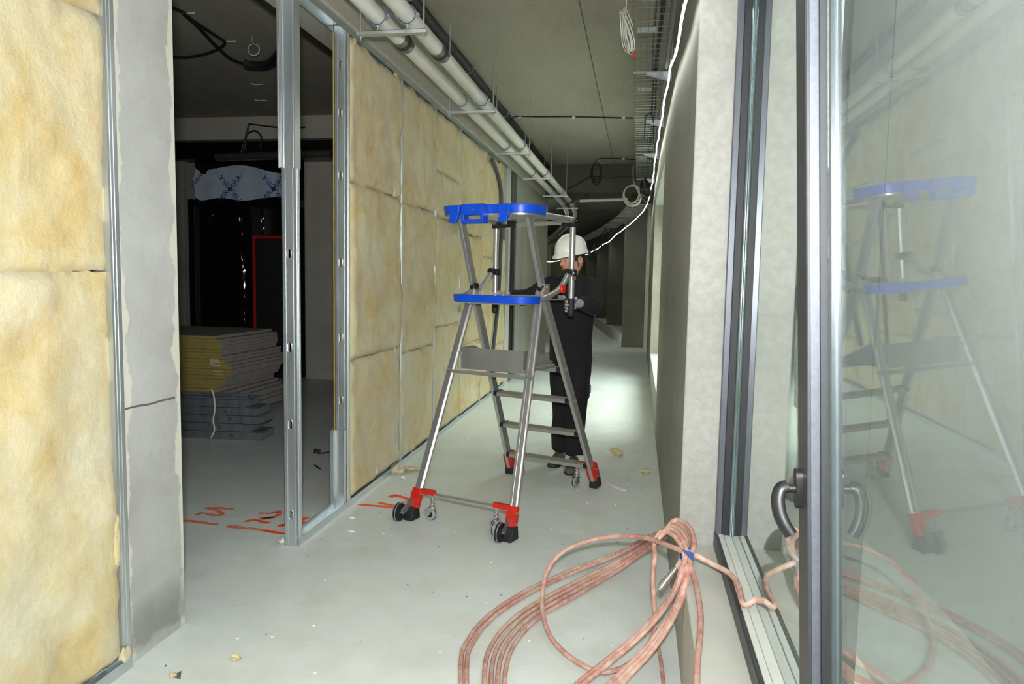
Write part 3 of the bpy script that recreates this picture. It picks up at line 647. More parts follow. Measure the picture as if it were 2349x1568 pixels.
# ================================================================== CABLE TRAY, STRIP LIGHT, CABLES
def tray():
    x0, x1, z, y0, y1 = -.092, .135, 3.10, -2.5, 13.1
    t = thing('cable_tray', 'wire mesh cable tray hung along the right wall under the ceiling', 'cable tray', (.02, 6, z))
    m = MB(); r = .0032; y = y0
    while y < y1:
        m.tube([(x0, y, z+.06), (x0, y, z), (x1, y, z), (x1, y, z+.06)], r, 5); y += .115
    m.build('cross_wires', 'wire_steel', t)
    for x, zz in ((x0, z+.06), (x0, z+.03), (x0+.05, z), (x0+.10, z), (x0+.15, z), (x0+.20, z), (x1, z+.03), (x1, z+.06)):
        MB().cyl((x, y0, zz+r), (x, y1, zz+r), .0022, 6).build('long_wire', 'galvanised_dull', t)
    # perforated angle rail on the wall side
    m = MB(); m.box(x1+.012, x1+.014, y0, y1, z+.0, z+.05); m.box(x1+.014, x1+.034, y0, y1, z-.002, z)
    m.build('wall_rail', 'galvanised_dull', t)
    for y in (2.3, 4.10, 6.0, 7.76, 9.75, 12.2):
        m = MB(); m.box(x0-.005, XR, y-.022, y+.022, z-.012, z-.008); m.prism([(XR, z-.01), (XR, z-.075), (XR-.03, z-.075), (x0+.10, z-.030), (x0+.10, z-.01)], (0, y-.022, 0), (1, 0, 0), (0, 0, 1), (0, .003, 0))
        m.prism([(XR, z-.01), (XR, z-.075), (XR-.03, z-.075), (x0+.10, z-.030), (x0+.10, z-.01)], (0, y+.019, 0), (1, 0, 0), (0, 0, 1), (0, .003, 0))
        m.box(XR-.004, XR, y-.03, y+.03, z-.09, z+.20); m.build('bracket', 'galvanised', t)
    for y in (5.05, 6.6, 8.3, 10.3):   # splice plates lying on the mesh
        MB().box(x0+.03, x1-.07, y-.06, y+.06, z+.006, z+.008).build('splice_plate', 'galvanised', t)
    # cables lying in the tray
    for k, (dx, rad, mt) in enumerate(((.165, .008, 'cable_black'), (.185, .007, 'cable_black'), (.145, .006, 'cable_grey'))):
        p = smooth_path([(x0+dx+.008*math.sin(q*1.7+k), q, z+.012+.003*k) for q in [y0+.8*i for i in range(20)] if q < y1], 3)
        tag(MB().tube(p, rad, 6).build('tray_cable', mt, smooth=True), ['black cable lying nearest the wall side in the mesh tray', 'black cable lying second from the wall in the mesh tray', 'grey cable lying in the middle of the mesh tray'][k], 'cable', 'cables in the mesh tray')
    # far ladder tray following the bend
    t = thing('ladder_tray', 'dark cable ladder bending left along the far columns', 'cable tray', (-.5, 18, 2.62))
    path = [Vector(p) for p in ((.05, 13.2, 2.80), (-.12, 15, 2.80), (-.55, 18, 2.80), (-1.25, 22, 2.80), (-2.1, 26.5, 2.80), (-3.1, 31, 2.80))]
    sp = smooth_path(path, 8)
    for off in (-.30, .12):
        m = MB(); m.tube([p+Vector((off, 0, 0)) for p in sp], .02, 6, ry=.012); m.build('side_rail', 'pipe_dark', t)
    for i, p in enumerate(sp):
        m = MB(); m.bar(p+Vector((-.30, 0, -.02)), p+Vector((.12, 0, -.02)), .05, .02, (0, 1, 0)); m.build('rung', 'pipe_steel', t)
    # light strip
    t = thing('led_strip', 'glowing white light strip sagging along the top of the right wall', 'light strip', (.15, 6, 2.7))
    P = [(.15, -1.0, 2.42), (.15, 1.0, 2.47)]
    for px, py in ((1575, 0), (1558, 90), (1543, 140), (1535, 170), (1521, 255), (1508, 330), (1500, 390)):
        P.append(onx(px, py, .15))
    for px, py, Y in ((1494, 432, 11.9), (1482, 472, 13.0), (1466, 496, 14.2), (1447, 512, 15.3), (1428, 526, 15.8), (1398, 552, 18.4), (1370, 570, 21.3), (1345, 583, 24.3), (1310, 594, 28), (1280, 598, 31), (1250, 601, 33.5)):
        P.append(ony(px, py, Y))
    sp = smooth_path(P, 8)
    sp = [p+Vector((.004*math.sin(p.y*5.1), 0, .012*math.sin(p.y*2.3)+.010*nz(p.y, 2, 1, 2.7))) for p in sp]
    nrm = Vector((-.26, 0, -.966)); wid = Vector((.966, 0, -.26)); 
    rings = [[p+wid*.006, p-wid*.006, p-wid*.006-nrm*.004, p+wid*.006-nrm*.004] for p in sp]
    MB().loft(rings).build('strip_backing', 'cable_white', t)
    rings = [[p+wid*.0048+nrm*.0004, p-wid*.0048+nrm*.0004, p-wid*.0048+nrm*.0016, p+wid*.0048+nrm*.0016] for p in sp]
    MB().loft(rings).build('strip_diodes', 'led_light', t)
    for i in range(6, len(sp), 6):
        MB().cyl(sp[i], sp[i]+Vector((.0, 0, .05)), .002, 5).build('clip', 'cable_white', t)

    def cable(name, label, pts, r, mat, group=None, sub=6, cat='cable'):
        return tag(MB().tube(smooth_path(pts, sub), r, 7).build(name, mat, smooth=True), label, cat, group)
    def coil(name, label, c, ax1, ax2, n, r, mat, loose=.06, tail=None, seed=1):
        rnd = random.Random(seed); m = MB(); c = Vector(c); ax1 = Vector(ax1); ax2 = Vector(ax2); nrm = ax1.cross(ax2).normalized()
        pts = []
        kt = [1+loose*rnd.uniform(-1.3, .5) for _ in range(n+2)]; ot = [rnd.uniform(-1, 1)*loose*.5 for _ in range(n+2)]
        for i in range(n*14+1):
            a = 2*math.pi*i/14; q = i/14; j = int(q); fr_ = q-j; k = kt[j]+(kt[j+1]-kt[j])*fr_; of = ot[j]+(ot[j+1]-ot[j])*fr_; lay = q/n-.5
            pts.append(c+ax1*(math.cos(a)*k+of)+ax2*(math.sin(a)*k+(1-k))+nrm*(lay*.05+.008*math.sin(i*.9)))
        if tail: pts = [Vector(q) for q in tail]+pts
        m.tube(smooth_path(pts, 2), r, 6); o = tag(m.build(name, mat, smooth=True), label, 'cable')
        m = MB(); m.torus(c+ax2, nrm.cross(ax2).normalized(), .018, .003, 12, 5); m.build('cable_tie', 'cable_white', o); return o
    # white coil at the near edge of the tray (seen almost edge-on) and its red tag
    c = ony(1436, 66, 5.0)
    coil('cable_coil', 'loose coil of white cable hung on the near edge of the mesh tray', c, ony(1443, 62, 4.93)-c, ony(1447, 118, 5.0)-c, 4, .0040, 'cable_white', .22, tail=[ony(1441, -60, 5.0), ony(1437, 0, 5.0)], seed=3)
    p = ony(1452, 126, 5.0); tag(MB().box(p.x-.006, p.x+.012, p.y-.004, p.y+.004, p.z-.018, p.z+.018).build('cable_tag', 'red_plastic', bevel=.003), 'small red tag hanging below the white coil on the tray', 'tag')
    c = ony(1450, 448, 12.4)
    coil('cable_coil', 'round coil of white cable hanging at the far end of the mesh tray', c, ony(1470, 448, 12.4)-c, ony(1450, 425, 12.45)-c, 9, .008, 'cable_white', .16, tail=[ony(1453, 380, 12.4), ony(1453, 415, 12.4)], seed=5)
    c = ony(1480, 436, 12.0)
    coil('cable_coil', 'black cable bundle dangling from the end of the tray by the light strip', c, ony(1492, 436, 12)-c, ony(1478, 412, 12)-c, 6, .009, 'cable_black', .5, tail=[ony(1472, 385, 12)], seed=8)
    c = ony(1368, 398, 12.4)
    coil('cable_coil', 'black cable coil hung on the ceiling beside the tray', c, ony(1380, 398, 12.4)-c, ony(1368, 375, 12.4)-c, 6, .009, 'cable_black', .25, seed=11)
    c = ony(1370, 566, 19.5)
    coil('cable_coil', 'small black cable coil hanging from the far cable ladder', c, ony(1380, 566, 19.5)-c, ony(1370, 554, 19.5)-c, 4, .012, 'cable_black', .4, tail=[Vector((-.84, 19.5, 2.80)), ony(1376, 540, 19.5)], seed=14)
    c = ony(1462, 470, 14.2)
    # cables clipped across the ceiling
    def ceil(pts, z=3.488): return [onz(x, y, z) for x, y in pts]
    cable('ceiling_cable', 'black cable clipped across the ceiling at mid corridor', [onz(1166, 286, 3.30), onz(1176, 270, 3.40)]+ceil([(1192, 267), (1240, 268), (1316, 268), (1400, 270), (1452, 271)]), .009, 'cable_black')
    cable('ceiling_cable', 'black cable running from the ceiling coil to the tray', ceil([(1364, 378), (1368, 368), (1378, 364), (1420, 364), (1455, 366)]), .010, 'cable_black')
    cable('ceiling_cable', 'black cable drooping between the pipes and the ceiling coil', [ony(1290, 440, 13.0), ony(1320, 425, 12.9), ony(1350, 407, 12.8), ony(1372, 405, 12.7), ony(1400, 408, 12.7), ony(1430, 404, 12.7), ony(1458, 405, 12.7)], .010, 'cable_black')
    cable('ceiling_cable', 'black cable crossing the lower far ceiling', [ony(1312, 483, 15.5), ony(1350, 487, 15.5), ony(1385, 484, 15.5), ony(1396, 492, 15.5)], .010, 'cable_black')
    for i, (x, y) in enumerate(((1191, 267), (1316, 268), (1430, 268), (1374, 365), (1430, 364))):
        p = onz(x, y, 3.49); tag(MB().box(p.x-.022, p.x+.022, p.y-.02, p.y+.02, 3.470, 3.5).build('cable_clip', 'cable_white', bevel=.004), ['white clip on the mid-corridor ceiling cable nearest the pipes', 'white clip halfway along the mid-corridor ceiling cable', 'white clip on the mid-corridor ceiling cable nearest the tray', 'white clip above the black ceiling coil', 'white clip on the far ceiling cable beside the tray'][i], 'clip')
    # grey flexible conduit bending down the end of the insulated wall
    cable('flex_conduit', 'dark flexible conduit bending down beside the end of the insulated wall', [onx(1128, 366, -1.70), onx(1137, 385, -1.705), onx(1146, 415, -1.71), onx(1150, 455, -1.71), onx(1149, 560, -1.71), onx(1142, 700, -1.71), onx(1130, 810, -1.71)], .024, 'cable_grey', cat='conduit')
    cable('tray_drop_cable', 'black cable looped through the mesh tray', [onz(1478, 318, 3.09), onz(1481, 272, 3.06), onz(1488, 262, 3.06), onz(1498, 270, 3.06), onz(1499, 330, 3.08)], .006, 'cable_black')
tray()

# ================================================================== WORK LADDER
LO = Vector((-.980, 4.011, 0)); LV = Vector((.328, .945, 0)).normalized(); LU = Vector((LV.y, -LV.x, 0))
def LP(u, v, z): return LO+LU*u+LV*v+Vector((0, 0, z))
ZV = Vector((0, 0, 1))
def ladder():
    t = thing('platform_ladder', 'aluminium platform ladder with blue trays and red wheeled feet in the corridor', 'ladder', LP(0, .6, 0))
    jt = {s: LP(.24*s, .53, 1.392) for s in (-1, 1)}
    for s in (-1, 1):
        # front support leg (D-shaped tube with a rib)
        a, b = LP(.335*s, .02, .075), LP(.24*s, .50, 1.385)
        m = MB(); m.bar(a, b, .056, .028, LU); l = m.build('support_leg', 'aluminium', t, bevel=.009, seg=2, smooth=True)
        n = (b-a).normalized(); fr = LU.cross(n)
        if fr.dot(LV) > 0: fr = -fr
        m = MB(); m.bar(a+fr*.0148-LU*.012*s, b+fr*.0148-LU*.012*s, .010, .003, LU); m.build('leg_rib', 'aluminium', l)
        # step stile and its upper continuation
        a, b = LP(.337*s, 1.215, .06), LP(.248*s, .53, 1.36)
        MB().bar(a, b, .026, .066, LU).build('step_stile', 'aluminium', t, bevel=.004)
        b2 = LP(.235*s, .34, 1.825)
        MB().bar(LP(.247*s, .55, 1.32), b2, .024, .060, LU).build('upper_post', 'aluminium', t, bevel=.004)
        # hinge: black cap, plate, rivets
        m = MB(); m.hexa(jt[s]+LV*-.015+ZV*.01, LU*.017, LV*.033, ZV*.020); m.build('hinge_cap', 'black_plastic', t, bevel=.006)
        pl = MB(); c = LP(.262*s, .545, 1.37); pl.hexa(c, LU*.0025, LV*.038, ZV*.055); hp = pl.build('hinge_plate', 'aluminium_plate', t, bevel=.002)
        for dz in (.035, -.03):
            m = MB(); m.cyl(c+ZV*dz+LU*s*.001, c+ZV*dz+LU*s*.010, .008, 10); m.build('rivet', 'chrome', hp)
    # rungs of the support frame, square-ended plugs
    def fl(z): q = (z-.075)/(1.385-.075); return .335+(.24-.335)*q, .02+.48*q
    for z in (.155, .872):
        u, v = fl(z); m = MB(); m.bar(LP(-u+.01, v, z), LP(u-.01, v, z), .022, .034, ZV); r = m.build('brace_rung', 'aluminium', t, bevel=.005)
        for s in (-1, 1): MB().bar(LP((u+.028)*s, v-.002, z), LP((u-.02)*s, v-.002, z), .03, .03, ZV).build('rung_plug', 'chrome', r, bevel=.006)
    # steps
    def bl(z): q = (z-.06)/(1.36-.06); return .337+(.248-.337)*q, 1.215+(.53-1.215)*q
    for z in (.165, .412, .655, .872):
        u, v = bl(z); m = MB(); m.box(0, 0, 0, 0, 0, 0); m = MB()
        m.hexa(LP(0, v, z), LU*(u-.013), LV*.046, ZV*.013)
        for k in range(5): m.hexa(LP(0, v-.036+.018*k, z+.0145), LU*(u-.016), LV*.004, ZV*.002)
        st = m.build('step', 'aluminium_plate', t, bevel=.003)
        for s in (-1, 1):
            MB().hexa(LP((u-.024)*s, v, z+.004), LU*.013, LV*.050, ZV*.016).build('step_cap', 'black_plastic', st, bevel=.004)
            MB().bar(LP((u+.006)*s, v+.004, z), LP((u+.020)*s, v+.004, z), .03, .03, ZV).build('rivet', 'chrome', st, bevel=.008)
    # platform with toe boards
    zp = .90
    pf = MB().hexa(LP(0, .56, zp), LU*.225, LV*.21, ZV*.010).build('platform', 'aluminium_plate', t, bevel=.003)
    MB().hexa(LP(-.008, .352, .955), LU*.222, LV*.003, ZV*.068).build('toe_board', 'aluminium_plate', t, bevel=.001)
    for s in (-1, 1):
        m = MB(); m.prism([(.352, .890), (.352, 1.023), (.50, 1.023), (.62, .975), (.76, .925), (.76, .890)], LP(.216*s-.008, 0, 0), LV, ZV, LU*.004); m.build('toe_board_side', 'aluminium_plate', t)
    m = MB(); m.cyl(LP(-.25, .355, .985), LP(-.222, .352, .985), .008, 10); m.build('toe_board_bolt', 'chrome', t)
    # feet
    def shoe(u, v, out_u, out_v, par):
        m = MB(); du, dv = out_u, out_v
        prof = [(-.040, .0), (.050, .0), (.058, .018), (.040, .040), (.028, .078), (-.030, .078)]
        d = LV*dv; m.prism(prof, LP(u, v, 0)-LU*.030, d, ZV, LU*.060); m.build('rubber_foot', 'rubber', par, bevel=.004)
    def caster(p, heading, par, R=.038):
        h = Vector(heading).normalized(); sd = h.cross(ZV)
        c = MB(); ctr = Vector((p.x, p.y, R))-h*.014
        c.lathe(ctr-sd*.013, sd, [(R-.010, 0), (R-.003, .001), (R, .007), (R, .019), (R-.003, .025), (R-.010, .026)], 22)
        w = c.build('caster_wheel', 'tyre_grey', par, smooth=True)
        m = MB(); m.lathe(ctr-sd*.015, sd, [(R-.020, 0), (R-.018, .002), (R-.018, .028), (R-.020, .030)], 16); m.build('wheel_hub', 'black_plastic', w, smooth=True)
        m = MB(); m.torus(ctr, sd, R-.0005, .0035, 24, 6); m.build('wheel_tread', 'rubber', w)
        m = MB(); m.cyl(ctr-sd*.018, ctr+sd*.018, .005, 8); m.build('axle', 'chrome', w)
        f = MB()
        for q in (-1, 1): f.prism([(-.022, R-.012), (-.006, R-.014), (.026, R+.034), (.010, R+.044), (-.018, R+.040)], ctr*1.0-Vector((0, 0, ctr.z))+sd*.019*q-sd*.002, h, ZV, sd*.004)
        f.cyl((p.x, p.y, R+.036), (p.x, p.y, R+.050), .021, 14); f.build('caster_fork', 'chrome', par, smooth=True)
        f = MB(); f.cyl((p.x, p.y, R+.050), (p.x, p.y, R+.105), .010, 10); f.cyl((p.x, p.y, R+.052), (p.x, p.y, R+.066), .017, 12); f.cyl((p.x, p.y, R+.076), (p.x, p.y, R+.086), .014, 12); f.cyl((p.x, p.y, R+.112), (p.x, p.y, R+.124), .012, 6); f.build('caster_stem', 'chrome', par)
    for (su, front) in ((1, True), (-1, True), (1, False), (-1, False)):
        u0 = .335*su; v0 = .012 if front else 1.222
        inw = -su
        base = MB()
        lean = (Vector(LP(.24*su, .50, 1.385))-LP(.335*su, .02, .075)).normalized() if front else (LP(.248*su, .53, 1.36)-LP(.337*su, 1.215, .06)).normalized()
        foot = LP(u0, v0, .07)
        base.bar(foot, foot+lean*.115, .062, .040 if front else .074, LU); br = base.build('foot_bracket', 'red_paint', t, bevel=.002)
        arm0 = foot+lean*.100
        arm_end = Vector((arm0.x, arm0.y, .168))+LU*inw*.125
        MB().bar(Vector((arm0.x, arm0.y, .168))+LU*inw*.02, arm_end, .030, .030, ZV).build('bracket_arm', 'red_paint', br, bevel=.002)
        for dz in (.025, .085):
            p = foot+lean*dz
            MB().cyl(p+LU*su*.030-LV*.012, p+LU*su*.040-LV*.012, .007, 6).build('bolt', 'chrome', br)
        MB().bar(foot-lean*.03, foot+lean*.02, .050, .026 if front else .06, LU).build('leg_end', 'aluminium', t)
        shoe(u0+.004*su, v0-.006 if front else v0+.006, su, -1 if front else 1, t)
        caster(arm_end-LU*inw*.018, {(1, True): (.35, 1, 0), (-1, True): (1, -.25, 0), (1, False): (.6, 1, 0), (-1, False): (.9, .5, 0)}[(su, front)], t)
        if front:     # rear-mounted transport wheel beside the foot
            off = -LV*.085 if su < 0 else -LV*.070
            c = LP(u0, v0, .056)+off+LU*(-.030 if su > 0 else -.045); ax = LU
            m = MB(); m.lathe(c-ax*.014, ax, [(.040, 0), (.052, .002), (.056, .008), (.056, .020), (.052, .026), (.040, .028)], 28); wh = m.build('transport_wheel', 'rubber', t, smooth=True)
            for o_ in (.006, .022): 
                m = MB(); m.torus(c-ax*.014+ax*o_, ax, .0555, .0022, 28, 6); m.build('wheel_ring', 'tyre_grey', wh)
            m = MB(); m.cyl(c-ax*.018, c+ax*.030, .008, 10); m.build('axle', 'chrome', wh)
            m = MB(); m.bar(c+ax*.020, LP(u0, v0, .115)+ax*.0, .003, .045, ax); m.build('wheel_plate', 'galvanised_dull', t)
    # upper hoop rails, posts and grips at the back
    TU, TV = .285, .86
    for s in (-1, 1):
        MB().cyl(LP(TU*s, TV, 1.315), LP(TU*s, TV, 1.800), .0190, 18).build('handle_tube', 'aluminium', t, smooth=True)
        m = MB(); m.lathe(LP(TU*s, TV, 1.215), ZV, [(.014, 0), (.021, .006), (.0235, .02), (.0225, .06), (.024, .10), (.021, .118)], 16); m.build('grip', 'rubber', t, smooth=True)
        m = MB(); m.hexa(LP(TU*s, TV, 1.812), LU*.024, LV*.024, ZV*.022); m.hexa(LP((TU-.045)*s, TV, 1.806), LU*.035, LV*.014, ZV*.011); m.build('corner_bracket', 'black_plastic', t, bevel=.005)
        MB().tube([LP(.262*s, .30, 1.833), LP(TU*s, TV+.006, 1.834)], .021, 14, ry=.013, up=(0, 0, 1)).build('top_rail', 'aluminium', t, smooth=True)
        m = MB(); m.cyl(LP((TU+.006)*s, TV-.045, 1.838), LP((TU+.020)*s, TV-.045, 1.838), .007, 10); m.build('rivet', 'chrome', t)
        # clamp where the lower hoop meets the tube
        m = MB(); m.cyl(LP(TU*s, TV-.02, 1.500), LP(TU*s, TV-.075, 1.500), .024, 14); m.hexa(LP(TU*s, TV, 1.495), LU*.026, LV*.026, ZV*.022); m.build('hoop_clamp', 'black_plastic', t, bevel=.004)
        m = MB(); m.hexa(LP((TU+.022)*s, TV-.012, 1.488), LU*.002, LV*.028, ZV*.035); m.cyl(LP((TU+.02)*s, TV-.02, 1.495), LP((TU+.03)*s, TV-.02, 1.495), .008, 10); m.build('clamp_plate', 'aluminium_plate', t)
    # gate at the back: cross bars, hanging link
    MB().tube([LP(-.19, TV+.01, 1.812), LP(.27, TV+.01, 1.822)], .013, 12, ry=.018, up=(0, 0, 1)).build('gate_bar', 'aluminium', t, smooth=True)
    MB().tube([LP(-.17, TV-.03, 1.330), LP(.262, TV-.06, 1.338)], .015, 12, ry=.015, up=(0, 0, 1)).build('gate_bar', 'aluminium', t, smooth=True)
    MB().cyl(LP(.262, TV-.06, 1.338), LP(.272, TV-.06, 1.338), .007, 10).build('gate_bolt', 'chrome', t)
    m = MB(); m.bar(LP(-.185, TV-.02, 1.31), LP(-.185, TV-.02, 1.785), .028, .010, LU); m.build('gate_link', 'aluminium', t, bevel=.004)
    m = MB(); m.bar(LP(-.163, TV+.012, .92), LP(-.163, TV+.012, 1.80), .018, .02, LU); m.build('gate_strut', 'black_plastic', t, bevel=.003)
    m = MB(); m.prism([(-.26, 1.79), (-.13, 1.80), (-.13, 1.835), (-.19, 1.845), (-.20, 1.815), (-.26, 1.81)], LP(0, TV-.015, 0), LU, ZV, LV*.03); m.build('gate_hinge', 'black_plastic', t, bevel=.003)
    # lower hoop: one bent tube
    half = [(.0, .295, 1.316), (.12, .295, 1.316), (.19, .305, 1.317), (.245, .35, 1.322), (.270, .43, 1.333), (.288, .52, 1.352), (.288, .62, 1.375), (.287, .70, 1.405), (.286, .76, 1.45), (.285, .815, 1.498)]
    pts = [LP(-u, v, z) for u, v, z in half[::-1]]+[LP(u, v, z) for u, v, z in half[1:]]
    MB().tube(smooth_path(pts, 4), .019, 14).build('lower_hoop', 'aluminium', t, smooth=True)
    # red release knob
    m = MB(); c = LP(.318, .665, 1.395); ax = LU; m.lathe(c, ax, [(.012, -.012), (.026, -.008), (.029, 0), (.026, .006), (.012, .008)], 18); m.build('release_knob', 'red_plastic', t, smooth=True)
    m = MB(); m.hexa(LP(.292, .60, 1.352), LU*.012, LV*.022, ZV*.018); m.build('hoop_catch', 'black_plastic', t, bevel=.005)
    # lower blue tray: pad with a shallow trough on the front of the hoop
    def ring(uo, vf, vb, rc, n=8):
        """plan outline of a U open to the back"""
        p = [(-uo, vb), (-uo, vf+rc)]
        for i in range(1, n): a = math.pi+math.pi/2*i/n; p.append((-uo+rc+rc*math.cos(a), vf+rc+rc*math.sin(a)))
        p += [(-uo+rc, vf), (uo-rc, vf)]
        for i in range(1, n): a = 1.5*math.pi+math.pi/2*i/n; p.append((uo-rc+rc*math.cos(a), vf+rc+rc*math.sin(a)))
        p += [(uo, vf+rc), (uo, vb)]
        return p
    def band(uo, vf, vb, rc, z0, z1, th, nm, mat, flare=.006):
        o_ = ring(uo, vf, vb, rc); i_ = ring(uo-th, vf+th, vb, max(.01, rc-th)); of = ring(uo+flare, vf-flare, vb, rc+flare)
        rings = [[LP(*of[k], z1), LP(*o_[k], z0), LP(*i_[k], z0), LP(*i_[k], z1)] for k in range(len(o_))]
        return MB().loft(rings).build(nm, mat, t, smooth=True, bevel=.0025)
    tr = band(.282, .272, .42, .105, 1.306, 1.352, .050, 'lower_tray', 'blue_plastic')
    # upper blue tray: closed rim around an aluminium shelf
    UF, UB, UO, RC = .20, .50, .305, .10
    pts = ring(UO, UF, UB-RC, RC)
    back = [(p[0], UF+UB-p[1]) for p in ring(UO, UF, UB-RC, RC)][::-1]
    outline = pts+back[1:-1]
    def offs(p, d):
        c = ((0, (UF+UB)/2)); x, y = p[0]-c[0], p[1]-c[1]; hx, hy = UO-RC, (UB-UF)/2-RC
        cx = max(-hx, min(hx, x)); cy = max(-hy, min(hy, y)); dx, dy = x-cx, y-cy; l = math.hypot(dx, dy) or 1
        return (p[0]+dx/l*d, p[1]+dy/l*d)
    rings = []
    for p in outline:
        rings.append([LP(*offs(p, .006), 1.880), LP(*offs(p, .008), 1.872), LP(*p, 1.828), LP(*offs(p, -.012), 1.828), LP(*offs(p, -.012), 1.876)])
    ut = MB().loft(rings, closed=True).build('upper_tray', 'blue_plastic', t, smooth=True)
    m = MB(); m.loft([[LP(*offs(p, -.004), z) for p in outline] for z in (1.818, 1.832)]); m.build('tray_shelf', 'aluminium_plate', t, smooth=True)
    m = MB(); m.loft([[LP(*offs(p, -.012), z) for p in outline] for z in (1.840, 1.846)]); m.build('tray_liner', 'blue_plastic', ut, smooth=True)
    # hooks and tool pocket on the front
    for uc in (-.178, .160):
        m = MB(); m.prism([(-.045, 1.878), (.045, 1.878), (.040, 1.825), (.028, 1.800), (.020, 1.778), (-.014, 1.772), (-.034, 1.782), (-.034, 1.800), (-.020, 1.806), (-.030, 1.835)], LP(uc, UF-.012, 0), LU, ZV, -LV*.024); m.build('tray_hook', 'blue_plastic', ut, bevel=.004)
    pk = MB()
    u0, u1 = -.105, .045
    for a, b in ((u0, u0+.018), (u1-.018, u1)): pk.prism([(a, 1.880), (b, 1.880), (b, 1.770), (a, 1.770)], LP(0, UF-.062, 0), LU, ZV, LV*.06)
    pk.hexa(LP((u0+u1)/2, UF-.056, 1.848), LU*(u1-u0)/2, LV*.006, ZV*.032); pk.hexa(LP((u0+u1)/2, UF-.056, 1.781), LU*(u1-u0)/2, LV*.006, ZV*.011)
    pk.hexa(LP((u0+u1)/2, UF-.03, 1.773), LU*(u1-u0)/2, LV*.03, ZV*.004)
    pk.build('tool_pocket', 'blue_plastic', ut, bevel=.003)
    m = MB(); m.cyl(LP(-.02, UF-.058, 1.845), LP(-.02, UF-.066, 1.845), .006, 8); m.build('pocket_screw', 'chrome', ut)
ladder()

# ================================================================== PERSON
def skin_mesh(name, V, Ed, root, mat, parent, sub=2, smooth_n=0):
    """V: name -> (pos, rx, ry); Ed: pairs"""
    names = list(V); idx = {n: i for i, n in enumerate(names)}
    org = WORG[parent.name] if parent is not None else Vector(V[root][0])
    me = bpy.data.meshes.new('tmp'); me.from_pydata([Vector(V[n][0])-org for n in names], [(idx[a], idx[b]) for a, b in Ed], [])
    o = bpy.data.objects.new('tmp', me); COL.objects.link(o)
    sk = o.modifiers.new('s', 'SKIN'); sk.use_smooth_shade = True; sk.branch_smoothing = .6
    for n in names:
        d = me.skin_vertices[0].data[idx[n]]; d.radius = (V[n][1], V[n][2] if len(V[n]) > 2 else V[n][1]); d.use_root = (n == root)
    ss = o.modifiers.new('u', 'SUBSURF'); ss.levels = sub; ss.render_levels = sub
    dg = bpy.context.evaluated_depsgraph_get(); ev = o.evaluated_get(dg); nm = bpy.data.meshes.new_from_object(ev); nm.name = name
    bpy.data.objects.remove(o); nm.materials.clear(); nm.materials.append(M[mat])
    for p in nm.polygons: p.use_smooth = True; p.material_index = 0
    return link(name, nm, parent, org)

def remeshed(name, m, voxel, mat, parent, origin, smooth_it=4, folds=0, fs=9):
    """union of overlapping closed lofts as one continuous skin"""
    org = WORG[parent.name] if parent is not None else Vector(origin)
    me = bpy.data.meshes.new('tmp'); me.from_pydata([Vector(p)-org for p in m.v], [], m.f); me.update()
    o = bpy.data.objects.new('tmp', me); COL.objects.link(o)
    r = o.modifiers.new('r', 'REMESH'); r.mode = 'VOXEL'; r.voxel_size = voxel
    sm = o.modifiers.new('s', 'SMOOTH'); sm.factor = .5; sm.iterations = smooth_it
    dg = bpy.context.evaluated_depsgraph_get(); nm = bpy.data.meshes.new_from_object(o.evaluated_get(dg)); nm.name = name
    bpy.data.objects.remove(o); nm.materials.clear(); nm.materials.append(M[mat])
    for p in nm.polygons: p.use_smooth = True; p.material_index = 0
    if folds:
        for v in nm.vertices:
            p = v.co; v.co = p+v.normal*folds*(nz(p.x, p.y, p.z*.6, fs)+.5*nz(p.x, p.y, p.z*.5, fs*2.3))
    nm.update(); return link(name, nm, parent, org)

